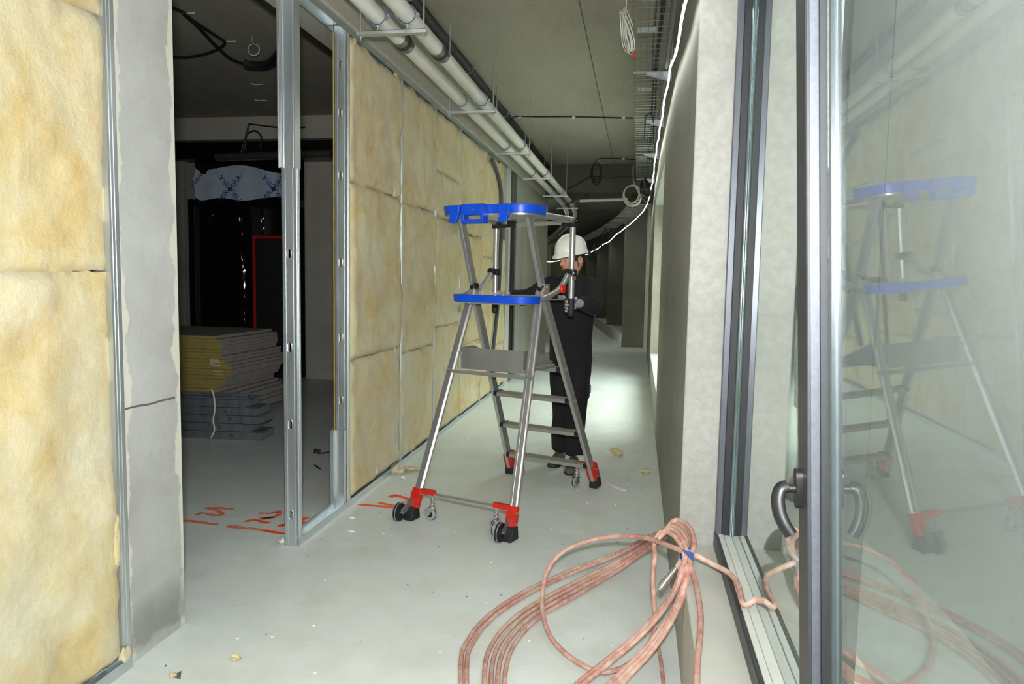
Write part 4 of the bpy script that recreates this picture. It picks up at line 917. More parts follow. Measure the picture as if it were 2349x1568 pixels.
def person():
    Y0 = 5.50
    hipc = Vector((-.495, 5.60, .93)); chest = Vector((-.49, 5.46, 1.25)); neckb = Vector((-.488, 5.40, 1.47)); headc = Vector((-.482, 5.335, 1.605))
    shR = Vector((-.352, 5.40, 1.405)); shL = Vector((-.632, 5.44, 1.405))     # image right / image left
    gR = LP(.285, .86, 1.285); gL = LP(-.285, .86, 1.285)
    elR = Vector((-.300, 5.10, 1.275)); wrR = gR+Vector((.040, .085, .018))
    elL = Vector((-.80, 5.24, 1.315)); wrL = gL+Vector((.060, .090, .055))
    hpR = Vector((-.415, 5.60, .90)); hpL = Vector((-.575, 5.62, .90))
    knR = Vector((-.435, 5.50, .50)); knL = Vector((-.560, 5.58, .50))
    anR = Vector((-.445, 5.50, .09)); anL = Vector((-.565, 5.66, .09))
    root = None
    wd_ = (shR-shL).normalized()
    def ell(m, secs, n=18):
        rings = []
        for i, (c, rx, ry) in enumerate(secs):
            d = (Vector(secs[min(i+1, len(secs)-1)][0])-Vector(secs[max(i-1, 0)][0])).normalized(); a = (wd_-d*wd_.dot(d)).normalized(); b_ = d.cross(a)
            rings.append([Vector(c)+a*rx*math.cos(2*math.pi*j/n)+b_*ry*math.sin(2*math.pi*j/n) for j in range(n)])
        m.loft(rings)
    def limb(m, P, R):
        sp = smooth_path(P, 6); k = len(R)-1; m.tube(sp, [R[min(k, int(i/6))]+(R[min(k, int(i/6)+1)]-R[min(k, int(i/6))])*(i/6-int(i/6)) for i in range(len(sp))], 14)
    # bare body (one continuous surface, mostly under the clothes)
    m = MB()
    ell(m, [(hipc-Vector((0, 0, .1)), .12, .08), (hipc, .125, .085), (chest, .135, .09), (Vector((-.489, 5.42, 1.40)), .10, .07), (neckb, .05, .05), (neckb.lerp(headc, .35), .048, .052), (headc-Vector((0, 0, .03)), .048, .052)])
    limb(m, [chest.lerp(shR, .6), shR, shR.lerp(elR, .5), elR, elR.lerp(wrR, .5), wrR], [.05, .05, .045, .04, .035, .026])
    limb(m, [chest.lerp(shL, .6), shL, shL.lerp(elL, .5), elL, elL.lerp(wrL, .5), wrL], [.05, .05, .045, .04, .035, .026])
    for hp_, kn, an in ((hpR, knR, anR), (hpL, knL, anL)): limb(m, [hp_, hp_.lerp(kn, .5), kn, kn.lerp(an, .5), an+Vector((0, .012, .02))], [.07, .065, .05, .042, .030])
    body = remeshed('person', m, .012, 'skin', None, hipc*1.0, 4)
    tag(body, 'worker in black clothes, white helmet and grey gloves pushing the ladder from behind', 'person')
    m = MB()
    ell(m, [(Vector((-.500, 5.605, .815)), .160, .120), (Vector((-.499, 5.60, .84)), .170, .128), (Vector((-.497, 5.59, .96)), .166, .124), (Vector((-.494, 5.53, 1.11)), .172, .126), (Vector((-.491, 5.47, 1.25)), .178, .128), (Vector((-.490, 5.43, 1.36)), .172, .118), (Vector((-.489, 5.412, 1.425)), .140, .100), (Vector((-.488, 5.402, 1.468)), .090, .080), (Vector((-.488, 5.398, 1.492)), .066, .066)])
    limb(m, [chest.lerp(shR, .7), shR+Vector((.006, 0, -.004)), shR.lerp(elR, .5)+Vector((.014, 0, .002)), elR, elR.lerp(wrR, .5), elR.lerp(wrR, .94)], [.085, .080, .072, .066, .056, .043])
    limb(m, [chest.lerp(shL, .7), shL+Vector((-.004, 0, -.004)), shL.lerp(elL, .5), elL, elL.lerp(wrL, .5), elL.lerp(wrL, .94)], [.085, .078, .068, .060, .052, .042])
    sw = remeshed('jumper', m, .011, 'sweater', body, None, 5, .010, 9)
    sw['label'] = 'black long-sleeved jumper'
    m = MB()
    ell(m, [(Vector((-.499, 5.60, .96)), .148, .108), (Vector((-.499, 5.605, .87)), .158, .116), (Vector((-.498, 5.605, .79)), .158, .112), (Vector((-.498, 5.60, .74)), .12, .09)])
    for hp_, kn, an in ((hpR, knR, anR), (hpL, knL, anL)):
        limb(m, [hp_+Vector((0, 0, -.03)), hp_.lerp(kn, .4), kn+Vector((0, 0, .03)), kn.lerp(an, .5)+Vector((0, .015, 0)), an+Vector((0, .012, .02))], [.088, .092, .082, .076, .074])
    trs = remeshed('trousers', m, .011, 'trousers', body, None, 5, .013, 8); trs['label'] = 'black work trousers with thigh pockets'
    m = MB(); m.hexa(knR+Vector((.080, .02, .14)), (.012, 0, 0), (0, .07, 0), (0, 0, .09)); m.build('thigh_pocket', 'trousers', trs, bevel=.01, smooth=True)
    m = MB(); m.hexa(knR+Vector((.098, .0, .13)), (.006, 0, 0), (0, .012, 0), (0, 0, .03)); m.build('pocket_zip', 'cable_black', trs)
    # shoes
    for an, toe in ((anR, Vector((-.46, 5.315, 0))), (anL, Vector((-.615, 5.50, 0)))):
        heel = Vector((an.x, an.y+.07, 0)); d = (toe-heel).normalized(); sd = d.cross(ZV); L = (toe-heel).length; m = MB(); rings = []
        for q, w, h in ((0, .028, .075), (.06, .038, .095), (.25, .042, .105), (.42, .044, .088), (.62, .050, .066), (.82, .048, .055), (.94, .036, .044), (1, .018, .030)):
            c = heel+d*L*q; rings.append([c+sd*w*math.cos(a)*(1 if math.sin(a) > -.3 else .95)+ZV*max(.006, h*.5+h*.5*math.sin(a)) for a in [2*math.pi*i/14 for i in range(14)]])
        sh = m.loft(rings).build('shoe', 'shoe', body, smooth=True, angle=70)
        m = MB(); pts = []
        for q, w in ((0, .030), (.06, .040), (.25, .044), (.42, .045), (.62, .052), (.82, .050), (.94, .038), (1, .02)): pts.append((q*L, w))
        poly = pts+[(x, -w) for x, w in pts[::-1]]; m.prism(poly, heel+ZV*.001, d, sd, ZV*.014); m.build('sole', 'rubber', sh)
    # head, turned to his right and bowed
    f = Vector((-.74, -.62, -.26)).normalized(); sd = ZV.cross(f).normalized(); up = f.cross(sd)
    def H(a, b, c): return headc+f*a+sd*b+up*c           # forward, his left, up
    m = MB(); n, k = 28, 22; rings = []
    for i in range(k+1):
        ph = -math.pi/2+math.pi*(.03+.94*i/k); r = []
        for j in range(n):
            th = 2*math.pi*j/n; x, y, z = math.cos(ph)*math.cos(th), math.cos(ph)*math.sin(th), math.sin(ph)
            a, b, c = x*.096, y*.074, z*.118
            if c < -.02 and a > 0: b *= 1-.34*((-c-.02)/.098)**1.2; a *= 1-.02*((-c-.02)/.098)      # jaw
            if c < -.02 and a <= 0: a *= 1-.42*((-c-.02)/.098); b *= 1-.22*((-c-.02)/.098)
            if a > 0: a *= .98; a += .006*math.exp(-((c+.085)/.022)**2)*math.exp(-(b/.03)**2)*(1 if x > .2 else 0)
            if a > .05: a -= .010*math.exp(-((c-.004)/.014)**2)*math.exp(-((abs(b)-.032)/.016)**2)       # eye sockets
            if a > .05: a += .005*math.exp(-((c-.026)/.010)**2)                                          # brow
            if a > .05: a += .024*math.exp(-(b/.011)**2)*max(0, 1-abs((c+.020)/.036))                     # nose
            if a > .05: a += .004*math.exp(-((c+.056)/.012)**2)*math.exp(-(b/.024)**2)                    # mouth
            r.append(H(a, b, c))
        rings.append(r)
    hd = m.loft(rings).build('head', 'skin', body, smooth=True, angle=80)
    for s in (-1, 1):
        e = MB(); e.sphere(H(.073, .031*s, .002), .012, .012, .010, 12, 8); ey = e.build('eye', 'eye_white', hd, smooth=True)
        m = MB(); m.sphere(H(.081, .031*s, -.002), .0055, n=10, m=6); m.build('iris', 'iris', ey, smooth=True)
        m = MB(); m.tube([H(.083, .016*s, .008), H(.0865, .030*s, .009), H(.078, .045*s, .004)], .0042, 6); m.build('eyelid', 'skin', hd, smooth=True)
        m = MB(); m.tube([H(.090, .016*s, .024), H(.089, .032*s, .029), H(.076, .050*s, .023)], .0040, 6, ry=.003); m.build('eyebrow', 'hair', hd, smooth=True)
        m = MB(); m.torus(H(-.006, .074*s, -.012), (f*.25+sd*s).normalized(), .022, .0065, 16, 6); m.sphere(H(-.004, .073*s, -.012), .020, .010, .028, 10, 6, (f, sd, up)); m.build('ear', 'skin', hd, smooth=True)
    m = MB(); m.tube([H(.088, -.024, -.058), H(.098, -.008, -.055), H(.099, 0, -.056), H(.098, .008, -.055), H(.088, .024, -.058)], .0050, 6, ry=.007); m.build('mouth', 'lips', hd, smooth=True)
    # hair below the helmet rim
    m = MB(); rings = []
    for i in range(9):
        c = .075-.110*i/8; r = []
        for j in range(18):
            th = math.radians(62)+math.radians(236)*j/17; k2 = math.sqrt(max(.15, 1-(c/.122)**2)); dip = 1 if c > -.015 else max(.0, 1-abs(th-math.pi)/1.9)
            r.append(H(math.cos(th)*.101*k2*(.93 if dip < .2 else 1)-.004, math.sin(th)*.080*k2*(.90 if dip < .2 else 1), c))
        rings.append(r)
    for i in range(8):
        for j in range(17): m.add([rings[i][j], rings[i+1][j], rings[i+1][j+1], rings[i][j+1]], [(0, 1, 2, 3)])
    m.weld = True
    m.build('hair', 'hair', hd, smooth=True, angle=80)
    # helmet
    hz = .036; m = MB(); rings = []
    hf = (f*1.0+up*.10).normalized(); hu = hf.cross(sd)*-1
    hu = sd.cross(hf)*-1; hu = hf.cross(sd); 
    def HH(a, b, c): return headc+up*hz+hf*a+sd*b+hu*c
    prof = [(1.30, 1.16, -.006), (1.28, 1.15, .004), (1.10, 1.10, .012), (1.06, 1.08, .030), (1.02, 1.04, .060), (.92, .94, .090), (.74, .75, .114), (.50, .50, .130), (.22, .22, .137), (.03, .03, .138)]
    for q, w, h in prof:
        r = []
        for j in range(32):
            th = 2*math.pi*j/32; cx = math.cos(th); e = q if cx > 0 else (1.0+(q-1.0)*.45 if q > 1 else q)
            r.append(HH(cx*.118*e, math.sin(th)*.098*(w if w < 1.1 else 1.0+(w-1)*(.6+.4*max(0, cx))), h-(.012*max(0, cx)**2 if q > 1.2 else 0)))
        rings.append(r)
    inner = [[headc+up*hz+(p-headc-up*hz)*.965 for p in r] for r in rings]
    m.loft(inner[::-1]+rings, cap=True)
    hm = m.build('helmet', 'helmet', body, smooth=True, angle=60); hm['label'] = 'white hard hat'
    m = MB(); m.tube(smooth_path([HH(.02+.10*math.cos(a), 0, .02+.121*math.sin(a)) for a in [.3+i*.35 for i in range(7)]], 3), .007, 6, ry=.003); m.build('helmet_ridge', 'helmet', hm, smooth=True)
    m = MB(); m.hexa(HH(-.118, .055, -.012), hf*.012, sd*.012, hu*.018); m.build('helmet_knob', 'black_plastic', hm, bevel=.004)
    for s in (-1, 1): MB().tube([HH(.02, .098*s, .0), H(.012, .078*s, -.02), H(.010, .070*s, -.060)], .0035, 5).build('chin_strap', 'strap', hm)
    # gloved hands closed around the grips
    for wr, g, s in ((wrR, gR, 1), (wrL, gL, -1)):
        # palm behind the tube, fingers round its far and outer side, thumb the other way
        toward = Vector((g.x-wr.x, g.y-wr.y, 0)).normalized(); lat = ZV.cross(toward)*-1
        pc = Vector((g.x, g.y, wr.z-.012))-toward*.038+lat*s*.012
        V = {'w': (wr-toward*.02+(elR if s > 0 else elL)*.14-wr*.14, .040, .038), 'p0': (wr.lerp(pc, .55), .036, .028), 'p1': (pc, .036, .020)}
        E_ = [('w', 'p0'), ('p0', 'p1')]
        hnd = skin_mesh('glove', V, E_, 'p0', 'glove', body); hnd['label'] = 'grey work glove'
        Rr = .034
        for i, (dz, r, ext) in enumerate(((.030, .0095, 2.5), (.010, .0100, 2.7), (-.011, .0096, 2.6), (-.031, .0084, 2.3))):
            a0 = math.atan2(-toward.y, -toward.x)
            pts = [pc+ZV*dz*.8+lat*s*.012]
            for q in range(5):
                a = a0+s*(.35+ext*q/4)*(1); pts.append(Vector((g.x+math.cos(a)*Rr, g.y+math.sin(a)*Rr, pc.z+dz-.003*q)))
            m = MB(); sp = smooth_path(pts, 3); m.tube(sp, [r*(1.05-.25*k2/len(sp)) for k2 in range(len(sp))], 8); m.build('finger', 'glove', hnd, smooth=True)
        a0 = math.atan2(-toward.y, -toward.x)
        pts = [wr.lerp(pc, .6)+ZV*.022-lat*s*.012]+[Vector((g.x+math.cos(a0-s*b)*Rr, g.y+math.sin(a0-s*b)*Rr, pc.z+.034+.006*q)) for q, b in enumerate((.45, .95, 1.45))]
        m = MB(); sp = smooth_path(pts, 4); m.tube(sp, [.0115-.003*k2/len(sp) for k2 in range(len(sp))], 8); m.build('thumb', 'glove', hnd, smooth=True)
person()

# ================================================================== HOSE
def hose():
    Z = lambda zx, zy: (1020+zx*.35760, 1160+zy*.35760)
    def P(zx, zy, z): x, y = Z(zx, zy); return onz(x, y, z)
    t = thing('air_hose', 'coiled dusty red air hose hung over the window sill and spread on the floor', 'hose', (0, 2.9, 0))
    R = .0092
    OL = [(105, 1140), (110, 950), (150, 860), (220, 760), (350, 650), (520, 545), (700, 460), (870, 390), (1040, 330), (1170, 275), (1280, 210), (1390, 165)]
    IL = [(385, 1140), (400, 1010), (440, 900), (520, 790), (640, 690), (780, 610), (900, 540), (1020, 470), (1130, 400), (1240, 320), (1340, 255), (1420, 205)]
    ZL = [.012]*7+[.02, .05, .12, .24, .36]
    TO = [(1450, 108), (1500, 90), (1560, 125), (1595, 190), (1600, 260), (1580, 325)]
    TI = [(1375, 205), (1422, 168), (1470, 190), (1510, 240), (1532, 290), (1540, 335)]
    ZT = [.47, .492, .495, .486, .472, .455]
    RO = [(1565, 430), (1530, 580), (1450, 750), (1330, 930), (1200, 1070), (1120, 1160)]
    RI = [(1515, 420), (1480, 520), (1390, 660), (1230, 830), (1050, 980), (850, 1140)]
    ZR = [.405, .34, .22, .12, .055, .03]
    loops = [(0, 0, 1.0), (.13, .28, .84), (.54, .12, .92), (.69, .52, .15), (.84, .75, .0), (1.0, 1.0, .70)]
    mix = lambda A, B, q: [(a[0]+(b[0]-a[0])*q, a[1]+(b[1]-a[1])*q) for a, b in zip(A, B)]
    for i, (l, tp, rr) in enumerate(loops):
        pts = [P(x, y, z+.004*(i % 3)) for (x, y), z in zip(mix(OL, IL, l), ZL)]
        pts += [P(x, y, z+(.014, -.006, .004, -.012, .008, 0)[i]) for (x, y), z in zip(mix(TO, TI, tp), ZT)]
        r_ = mix(RI, RO, rr); pts += [P(x, y, z+.004*(i % 2)) for (x, y), z in zip(r_, ZR)]
        ex, ey = r_[-1]; bx = OL[0][0]+(IL[0][0]-OL[0][0])*l
        pts += [P(ex-180, ey+170, .02), P(ex-420, ey+300, .014), P((ex+bx)/2, 1600, .014), P(bx+130, 1480, .013), P(bx+25, 1300, .012)]
        MB().tube(smooth_path(pts, 6, closed=True), R, 9, closed=True).build('hose_loop', 'hose_rubber', t, smooth=True)
    big = [(1615, 1320, .405), (1615, 1140, .402), (1622, 1000, .40), (1640, 800, .395), (1638, 650, .395), (1600, 450, .405), (1545, 335, .44), (1500, 230, .465), (1440, 165, .455), (1380, 172, .44), (1345, 240, .40), (1350, 320, .34), (1336, 450, .26), (1343, 600, .17), (1350, 770, .06), (1300, 900, .018), (1200, 1000, .014), (1080, 1058, .022), (950, 1050, .03), (780, 950, .03), (670, 820, .04), (625, 640, .07), (650, 440, .14), (740, 310, .22), (900, 230, .30), (1100, 195, .36), (1300, 207, .42), (1500, 278, .468), (1600, 312, .470), (1720, 372, .455), (1830, 435, .452), (1888, 520, .452), (1903, 605, .450), (1935, 632, .452), (2000, 602, .470), (2080, 632, .475), (2180, 698, .470), (2290, 775, .462), (2420, 880, .455)]
    pts = [P(*q) for q in big]; e = pts[-1]; pts += [Vector((e.x+.02, e.y-.15, .455)), Vector((e.x+.35, e.y-.45, .46)), Vector((e.x+.5, e.y-.55, .2))]
    MB().tube(smooth_path(pts, 6), R*1.05, 9).build('hose_length', 'hose_rubber', t, smooth=True)
    MB().tube(smooth_path([P(1350, 760, .05), P(1362, 860, .012), P(1385, 980, .012), P(1405, 1140, .012), P(1420, 1300, .012)], 6), R*.8, 8).build('hose_tail', 'hose_rubber', t, smooth=True)
    # end with quick coupling
    a = P(1520, 345, .43); b = P(1485, 400, .405)
    MB().tube([a, a.lerp(b, .5), b], R, 9).build('hose_end', 'hose_rubber', t, smooth=True)
    c0 = P(1490, 390, .41); c1 = P(1375, 535, .335); d = (c1-c0); L = d.length; d.normalize()
    m = MB(); m.lathe(c0, d, [(.008, 0), (.0095, .004), (.0095, L*.16), (.012, L*.17), (.012, L*.26), (.008, L*.27), (.008, L*.31), (.013, L*.32), (.013, L*.42), (.009, L*.43), (.009, L*.47), (.0135, L*.48), (.0135, L*.62), (.012, L*.64), (.0145, L*.66), (.0145, L*.92), (.010, L*.94), (.010, L), (.006, L)], 14)
    m.build('coupling', 'chrome', t, smooth=True, angle=30)
    # blue tape around the bundle
    tc = P(1558, 310, .455); ax = (P(1530, 420, .41)-P(1590, 230, .46)).normalized(); s1 = (Vector((1, -.1, 0))-ax*ax.x).normalized(); s2 = ax.cross(s1)
    m = MB(); rings = []
    for q, k in ((-.018, 1.0), (-.008, .97), (.006, .98), (.018, 1.03)):
        rings.append([tc+ax*q+s1*(.024*k*math.cos(a_))+s2*(.026*k*math.sin(a_)+.004*math.sin(3*a_)) for a_ in [2*math.pi*i/20 for i in range(20)]])
    m.loft(rings, cap=False); m.build('tape', 'tape_blue', t, smooth=True)
    m = MB(); e0, e1, e2, e3 = P(1520, 275, .49), P(1600, 300, .485), P(1600, 352, .475), P(1570, 330, .478)
    m.add([e0, e1, e2, e3]+[q-Vector((0, 0, .002)) for q in (e0, e1, e2, e3)], [(0, 1, 2, 3), (7, 6, 5, 4), (0, 4, 5, 1), (1, 5, 6, 2), (2, 6, 7, 3), (3, 7, 4, 0)]); m.build('tape_end', 'tape_blue', t)
hose()

# ================================================================== SIDE ROOM
def room():
    # plasterboard stack: each board a thing
    ORD = ['second', 'third', 'fourth', 'fifth', 'sixth', 'seventh', 'eighth', 'ninth', 'tenth', 'eleventh', 'twelfth', 'thirteenth', 'fourteenth', 'fifteenth', 'sixteenth', 'seventeenth', 'eighteenth', 'nineteenth', 'twentieth', 'twenty-first', 'twenty-second', 'twenty-third', 'twenty-fourth']
    rnd = random.Random(4); n = 24; th = .0325; gap = .0022; z = .06
    xr = -3.96
    for i in range(n):
        if i > 1: xr_i = xr+.06*math.sin(i*.55+.4)+rnd.uniform(-.03, .03)
        else: xr_i = xr+.10
        if i >= n-2: xr_i = xr-.10+.06*(n-1-i)
        dy = rnd.uniform(-.012, .012)
        x0, x1, y0, y1 = xr_i-2.4, xr_i, 6.48+dy, 7.62+dy
        o = thing('plasterboard_sheet', 'topmost plasterboard sheet of the stack in the side room' if i == n-1 else ('lowest plasterboard sheet of the stack in the side room' if i == 0 else f'yellow-edged plasterboard sheet, {ORD[n-2-i]} from the top of the side room stack'), 'plasterboard', ((x0+x1)/2, (y0+y1)/2, z), 'plasterboard sheets stacked in the side room')
        MB().box(x0, x1, y0+.004, y1-.004, z, z+th-gap).build('gypsum_core', 'board_face', o)
        MB().box(x0, x1-.001, y0, y0+.004, z+.001, z+th-gap-.001).build('paper_edge', 'board_edge', o)
        z += th
    for k, y in enumerate((6.75, 7.35)):
        tag(MB().box(-6.2, -4.05, y-.04, y+.04, 0, .06).build('wood_batten', 'wood', bevel=.003), ['front wooden batten under the plasterboard stack', 'rear wooden batten under the plasterboard stack'][k], 'batten')
    # torn white label on the front of the stack
    m = MB(); c = ony(492, 830, 6.462)
    for (dx, dz, w, h) in ((0, .02, .05, .012), (.01, .0, .055, .010), (-.035, -.012, .016, .022), (.02, -.03, .045, .012), (.03, -.09, .05, .006), (.04, -.12, .04, .006)):
        m.box(c.x+dx-w, c.x+dx+w, c.y-.001, c.y+.001, c.z+dz-h/2, c.z+dz+h/2)
    tag(m.build('torn_label', 'sheet_white'), 'torn white paper label on the front of the plasterboard stack', 'label')
    # bundle of steel studs lying in front: five layers of nested studs
    A, B = Vector((-3.99, 5.74, 0)), Vector((-3.235, 5.80, 0)); dx = (B-A).normalized(); dy = Vector((-dx.y, dx.x, 0))
    H = .068
    proto = {}
    names = ['lowest', 'second-lowest', 'middle', 'second-highest', 'highest']
    for lay in range(5):
        shift = [.035, -.06, .02, .0, -.10][lay]
        for k in range(5):
            L = 2.5; end = B+dx*(shift)+dy*(.052*k)+ZV*(.002+lay*(H+.003))
            o = thing('steel_stud', f'galvanised steel stud, {["frontmost", "second from the front", "third from the front", "fourth from the front", "rearmost"][k]} in the {names[lay]} layer of the bundle', 'steel stud', end-dx*L/2, 'bundled steel studs in the side room')
            if k == 0:
                stud('profile', end-dx*L, L, H, .048, [L-.27-.02*(lay % 2)-.565*q for q in range(3)], o, 'galvanised_dull', wdir=ZV, ddir=dy, ldir=dx, hw=.014, hh=.026)
            else:
                m = MB(); m.hexa(end-dx*L/2+ZV*H/2+dy*.047, ZV*H/2, dy*.0009, dx*L/2)
                for q in (0, H): m.hexa(end-dx*L/2+ZV*q+dy*.024, ZV*.0009, dy*.024, dx*L/2)
                for q in (.006, H-.006): m.hexa(end-dx*L/2+ZV*q+dy*.001, ZV*.005, dy*.0009, dx*L/2)
                m.build('profile', 'galvanised_dull', o)
    # flat top tracks
    z0 = 5*(H+.003)+.003
    for k in range(2):
        L = 2.4; end = B+dx*(-.08-.03*k)+dy*(.02+.03*k)+ZV*(z0+.017*k)
        m = MB(); m.hexa(end-dx*L/2+ZV*.001+dy*.05, ZV*.001, dy*.05, dx*L/2)
        for q in (0, .10): m.hexa(end-dx*L/2+dy*q+ZV*.008, ZV*.008, dy*.001, dx*L/2)
        tag(m.build('steel_track', 'galvanised_dull'), ['lower flat steel track lying on the stud bundle', 'upper flat steel track lying on the stud bundle'][k], 'steel track')
    c = [ony(485, 892, 5.74), ony(490, 905, 5.735), ony(493, 935, 5.735), ony(489, 965, 5.735), ony(492, 985, 5.735), ony(484, 1004, 5.735)]
    tag(MB().tube(smooth_path(c, 4), .006, 6, ry=.001).build('strapping', 'sheet_white'), 'torn white strapping hanging down the stud bundle', 'strapping')
    # black glazed door with its foil above
    d = struct(empty('door_2', (-5.4, 9.4, 0)), 'black glazed door in the back wall of the side room')
    yb = 9.40
    m = MB(); m.box(-6.22, -6.12, yb-.06, yb+.2, 0, 2.46); m.box(-6.22, -4.56, yb-.06, yb+.2, 2.36, 2.46); m.box(-5.33, -5.25, yb-.06, yb+.2, 0, 2.40); m.build('door_frame', 'room_black', d, bevel=.006)
    MB().box(-6.12, -5.33, yb, yb+.03, 0, 2.40).build('door_glass', 'room_black', d)
    m = MB(); m.box(-5.98, -5.35, yb-.03, yb, 1.02, 1.07); m.build('door_rail', 'room_black', d, bevel=.004)
    m = MB(); p = ony(603, 700, yb-.1); m.cyl((p.x-.35, yb-.08, p.z), (p.x+.05, yb-.08, p.z), .012, 8); m.box(p.x-.01, p.x+.05, yb-.1, yb, p.z-.05, p.z+.05); m.build('door_handle', 'black_plastic', d)
    g = ony(597, 718, yb-.07); m = MB(); m.lathe((g.x, yb-.06, g.z), (0, -1, 0), [(.045, 0), (.045, .012), (.03, .016)], 16); m.build('door_sticker', 'foil_white', d)
    # red-edged panel leaning in front
    rp = thing('edged_panel', 'dark panel with a red taped edge leaning in the side room doorway', 'panel', (-4.95, 9.28, 0))
    x0, x1, zt = -5.20, -4.57, 1.965
    MB().box(x0+.04, x1, 9.25, 9.30, .02, zt-.04).build('panel_board', 'room_panel', rp)
    MB().box(x0, x0+.04, 9.24, 9.31, 0, zt).build('edge_strip', 'red_frame', rp, bevel=.004)
    MB().box(x0+.04, x1, 9.24, 9.31, zt-.04, zt).build('edge_strip', 'red_frame', rp, bevel=.004)
    m = MB(); m.cyl(ony(628, 867, 9.2), ony(668, 869, 9.2), .008, 6); tag(m.build('metal_rod', 'chrome'), 'thin bright rod lying at the back of the side room', 'rod')
    # torn printed foil above the door
    f = thing('printed_foil', 'torn pale foil printed MIRA in crossing blue lines above the black door', 'foil', (-5.45, 9.30, 2.4))
    nx, nzz = 44, 12; vs, fs = [], []
    yf = 9.325
    for i in range(nx+1):
        u = i/nx; px = 445+u*232
        top = 388+5*math.sin(u*9)-8*math.exp(-((u-.32)/.2)**2)+14*max(0, u-.55)+(-9 if u < .06 else 0)+(10 if .0 < u < .12 else 0)
        bot = 457+3*math.sin(u*14+1)-(16*max(0, u-.72)/.28)-(9*max(0, .06-u)/.06)
        for j in range(nzz+1):
            v = j/nzz; p = ony(px+2.5*math.sin(v*9)*(1 if i in (0, nx) else 0), top+(bot-top)*v, yf)
            vs.append((p.x, yf+.008*math.sin(u*24)+.006*nz(u*8, v*4, 1), p.z))
    for i in range(nx):
        for j in range(nzz): a = i*(nzz+1)+j; fs.append((a, a+1, a+nzz+2, a+nzz+1))
    m = MB(); m.add(vs, fs); m.build('foil_sheet', 'foil_white', f, smooth=True)
    TXT = {}
    def text(txt, px, py, ang, size, mat):
        if txt not in TXT:
            cu = bpy.data.curves.new('t', 'FONT'); cu.body = txt; cu.size = 1; cu.align_x = 'CENTER'; cu.align_y = 'CENTER'; cu.extrude = .005
            o = bpy.data.objects.new('t', cu); COL.objects.link(o); dg = bpy.context.evaluated_depsgraph_get(); TXT[txt] = bpy.data.meshes.new_from_object(o.evaluated_get(dg)); bpy.data.objects.remove(o)
        me = TXT[txt].copy(); me.transform(Matrix.Scale(size, 4))
        p = ony(px, py, yf-.016); R = Matrix.Rotation(math.pi/2, 4, 'X') @ Matrix.Rotation(ang, 4, 'Z')
        me.transform(Matrix.Translation(p-WORG[f.name]) @ R); me.materials.clear(); me.materials.append(M[mat]); q = link('foil_print', me, f, WORG[f.name]); return q
    for cx, cy in ((528, 432), (628, 432)):
        for k in range(2):
            dpx = (k-.5)*36
            text('MIRA', cx+dpx*.62, cy-dpx*.72*.95, math.radians(50), .105, 'print_blue')
            text('MIRA', cx+dpx*.60, cy+dpx*.78*.95, math.radians(-52+180), .105, 'print_blue')
        text('MIRA', cx+26, cy-33, math.radians(50), .075, 'print_pale'); text('MIRA', cx-30, cy-34, math.radians(128), .075, 'print_pale')
    text('MIRA', 452, 413, math.radians(50), .09, 'print_blue')
    # hanging strips of clear film
    for k, (path, w, lab) in enumerate((([(550, 482), (553, 520), (556, 560), (560, 610), (561, 650), (562, 684)], .05, 'crumpled clear film strip hanging down the black glazed door'), ([(605, 483), (602, 500), (603, 520), (606, 535)], .035, 'short clear film strip hanging above the red edge'), ([(492, 492), (486, 508), (478, 518), (470, 512)], .05, 'scrap of clear film stuck at the top of the black door'), ([(500, 710), (530, 708), (556, 712), (562, 745)], .03, 'clear film trailing across the lower black door'))):
        m = MB(); pts = smooth_path([ony(x, y, 9.335 if k != 1 else 9.235) for x, y in path], 6); vs, fs = [], []; 
        for i, p in enumerate(pts):
            d_ = (pts[min(i+1, len(pts)-1)]-pts[max(i-1, 0)]).normalized(); sdv = Vector((d_.z, 0, -d_.x))
            for j in range(6): q = (j/5-.5)*w*(1+.4*nz(i*.3, k, j)); vs.append(p+sdv*q+Vector((0, .018*nz(i*.7, j*.9, k*5), 0)))
        for i in range(len(pts)-1):
            for j in range(5): a = i*6+j; fs.append((a, a+1, a+7, a+6))
        m.add(vs, fs); tag(m.build('film_strip', 'clear_film', smooth=True), lab, 'film')
    # tube along the band under the beam
    tag(MB().cyl(ony(497, 361, 9.15), ony(760, 352, 9.15), .055, 12).build('duct_pipe', 'pipe_steel', smooth=True), 'grey pipe running under the beam of the side room', 'pipe')
    # cables on the room's ceiling
    def cable(label, pts, r, mat='cable_black'): tag(MB().tube(smooth_path(pts, 6), r, 7).build('room_cable', mat, smooth=True), label, 'cable')
    C = lambda x, y, z=3.46: onz(x, y, z)
    cable('black cable slung under the side room ceiling, upper strand', [C(396, 18), C(420, 28), C(440, 45), C(480, 72), C(508, 90), C(516, 97), C(505, 110), C(470, 124), C(430, 131), C(396, 131)], .012)
    cable('black cable slung under the side room ceiling, lower strand', [C(420, 30, 3.44), C(455, 62, 3.44), C(495, 105, 3.44), C(530, 135, 3.44), C(565, 148, 3.44)], .014)
    cable('thick black sleeve at the end of the slung ceiling cable', [C(560, 147, 3.44), C(585, 151, 3.43), C(615, 148, 3.43), C(635, 132, 3.44), C(645, 114, 3.45)], .042)
    cable('black cable loop dangling from the side room beam', [ony(572, 283, 9.04), ony(562, 320, 9.04), ony(553, 350, 9.04), ony(562, 340, 9.04), ony(566, 310, 9.04), ony(585, 300, 9.04), ony(600, 315, 9.04), ony(597, 338, 9.04)], .013)
    cable('thin black cable running along the side room beam', [ony(572, 284, 9.03), ony(600, 288, 9.03), ony(650, 293, 9.03), ony(700, 292, 9.03)], .010)
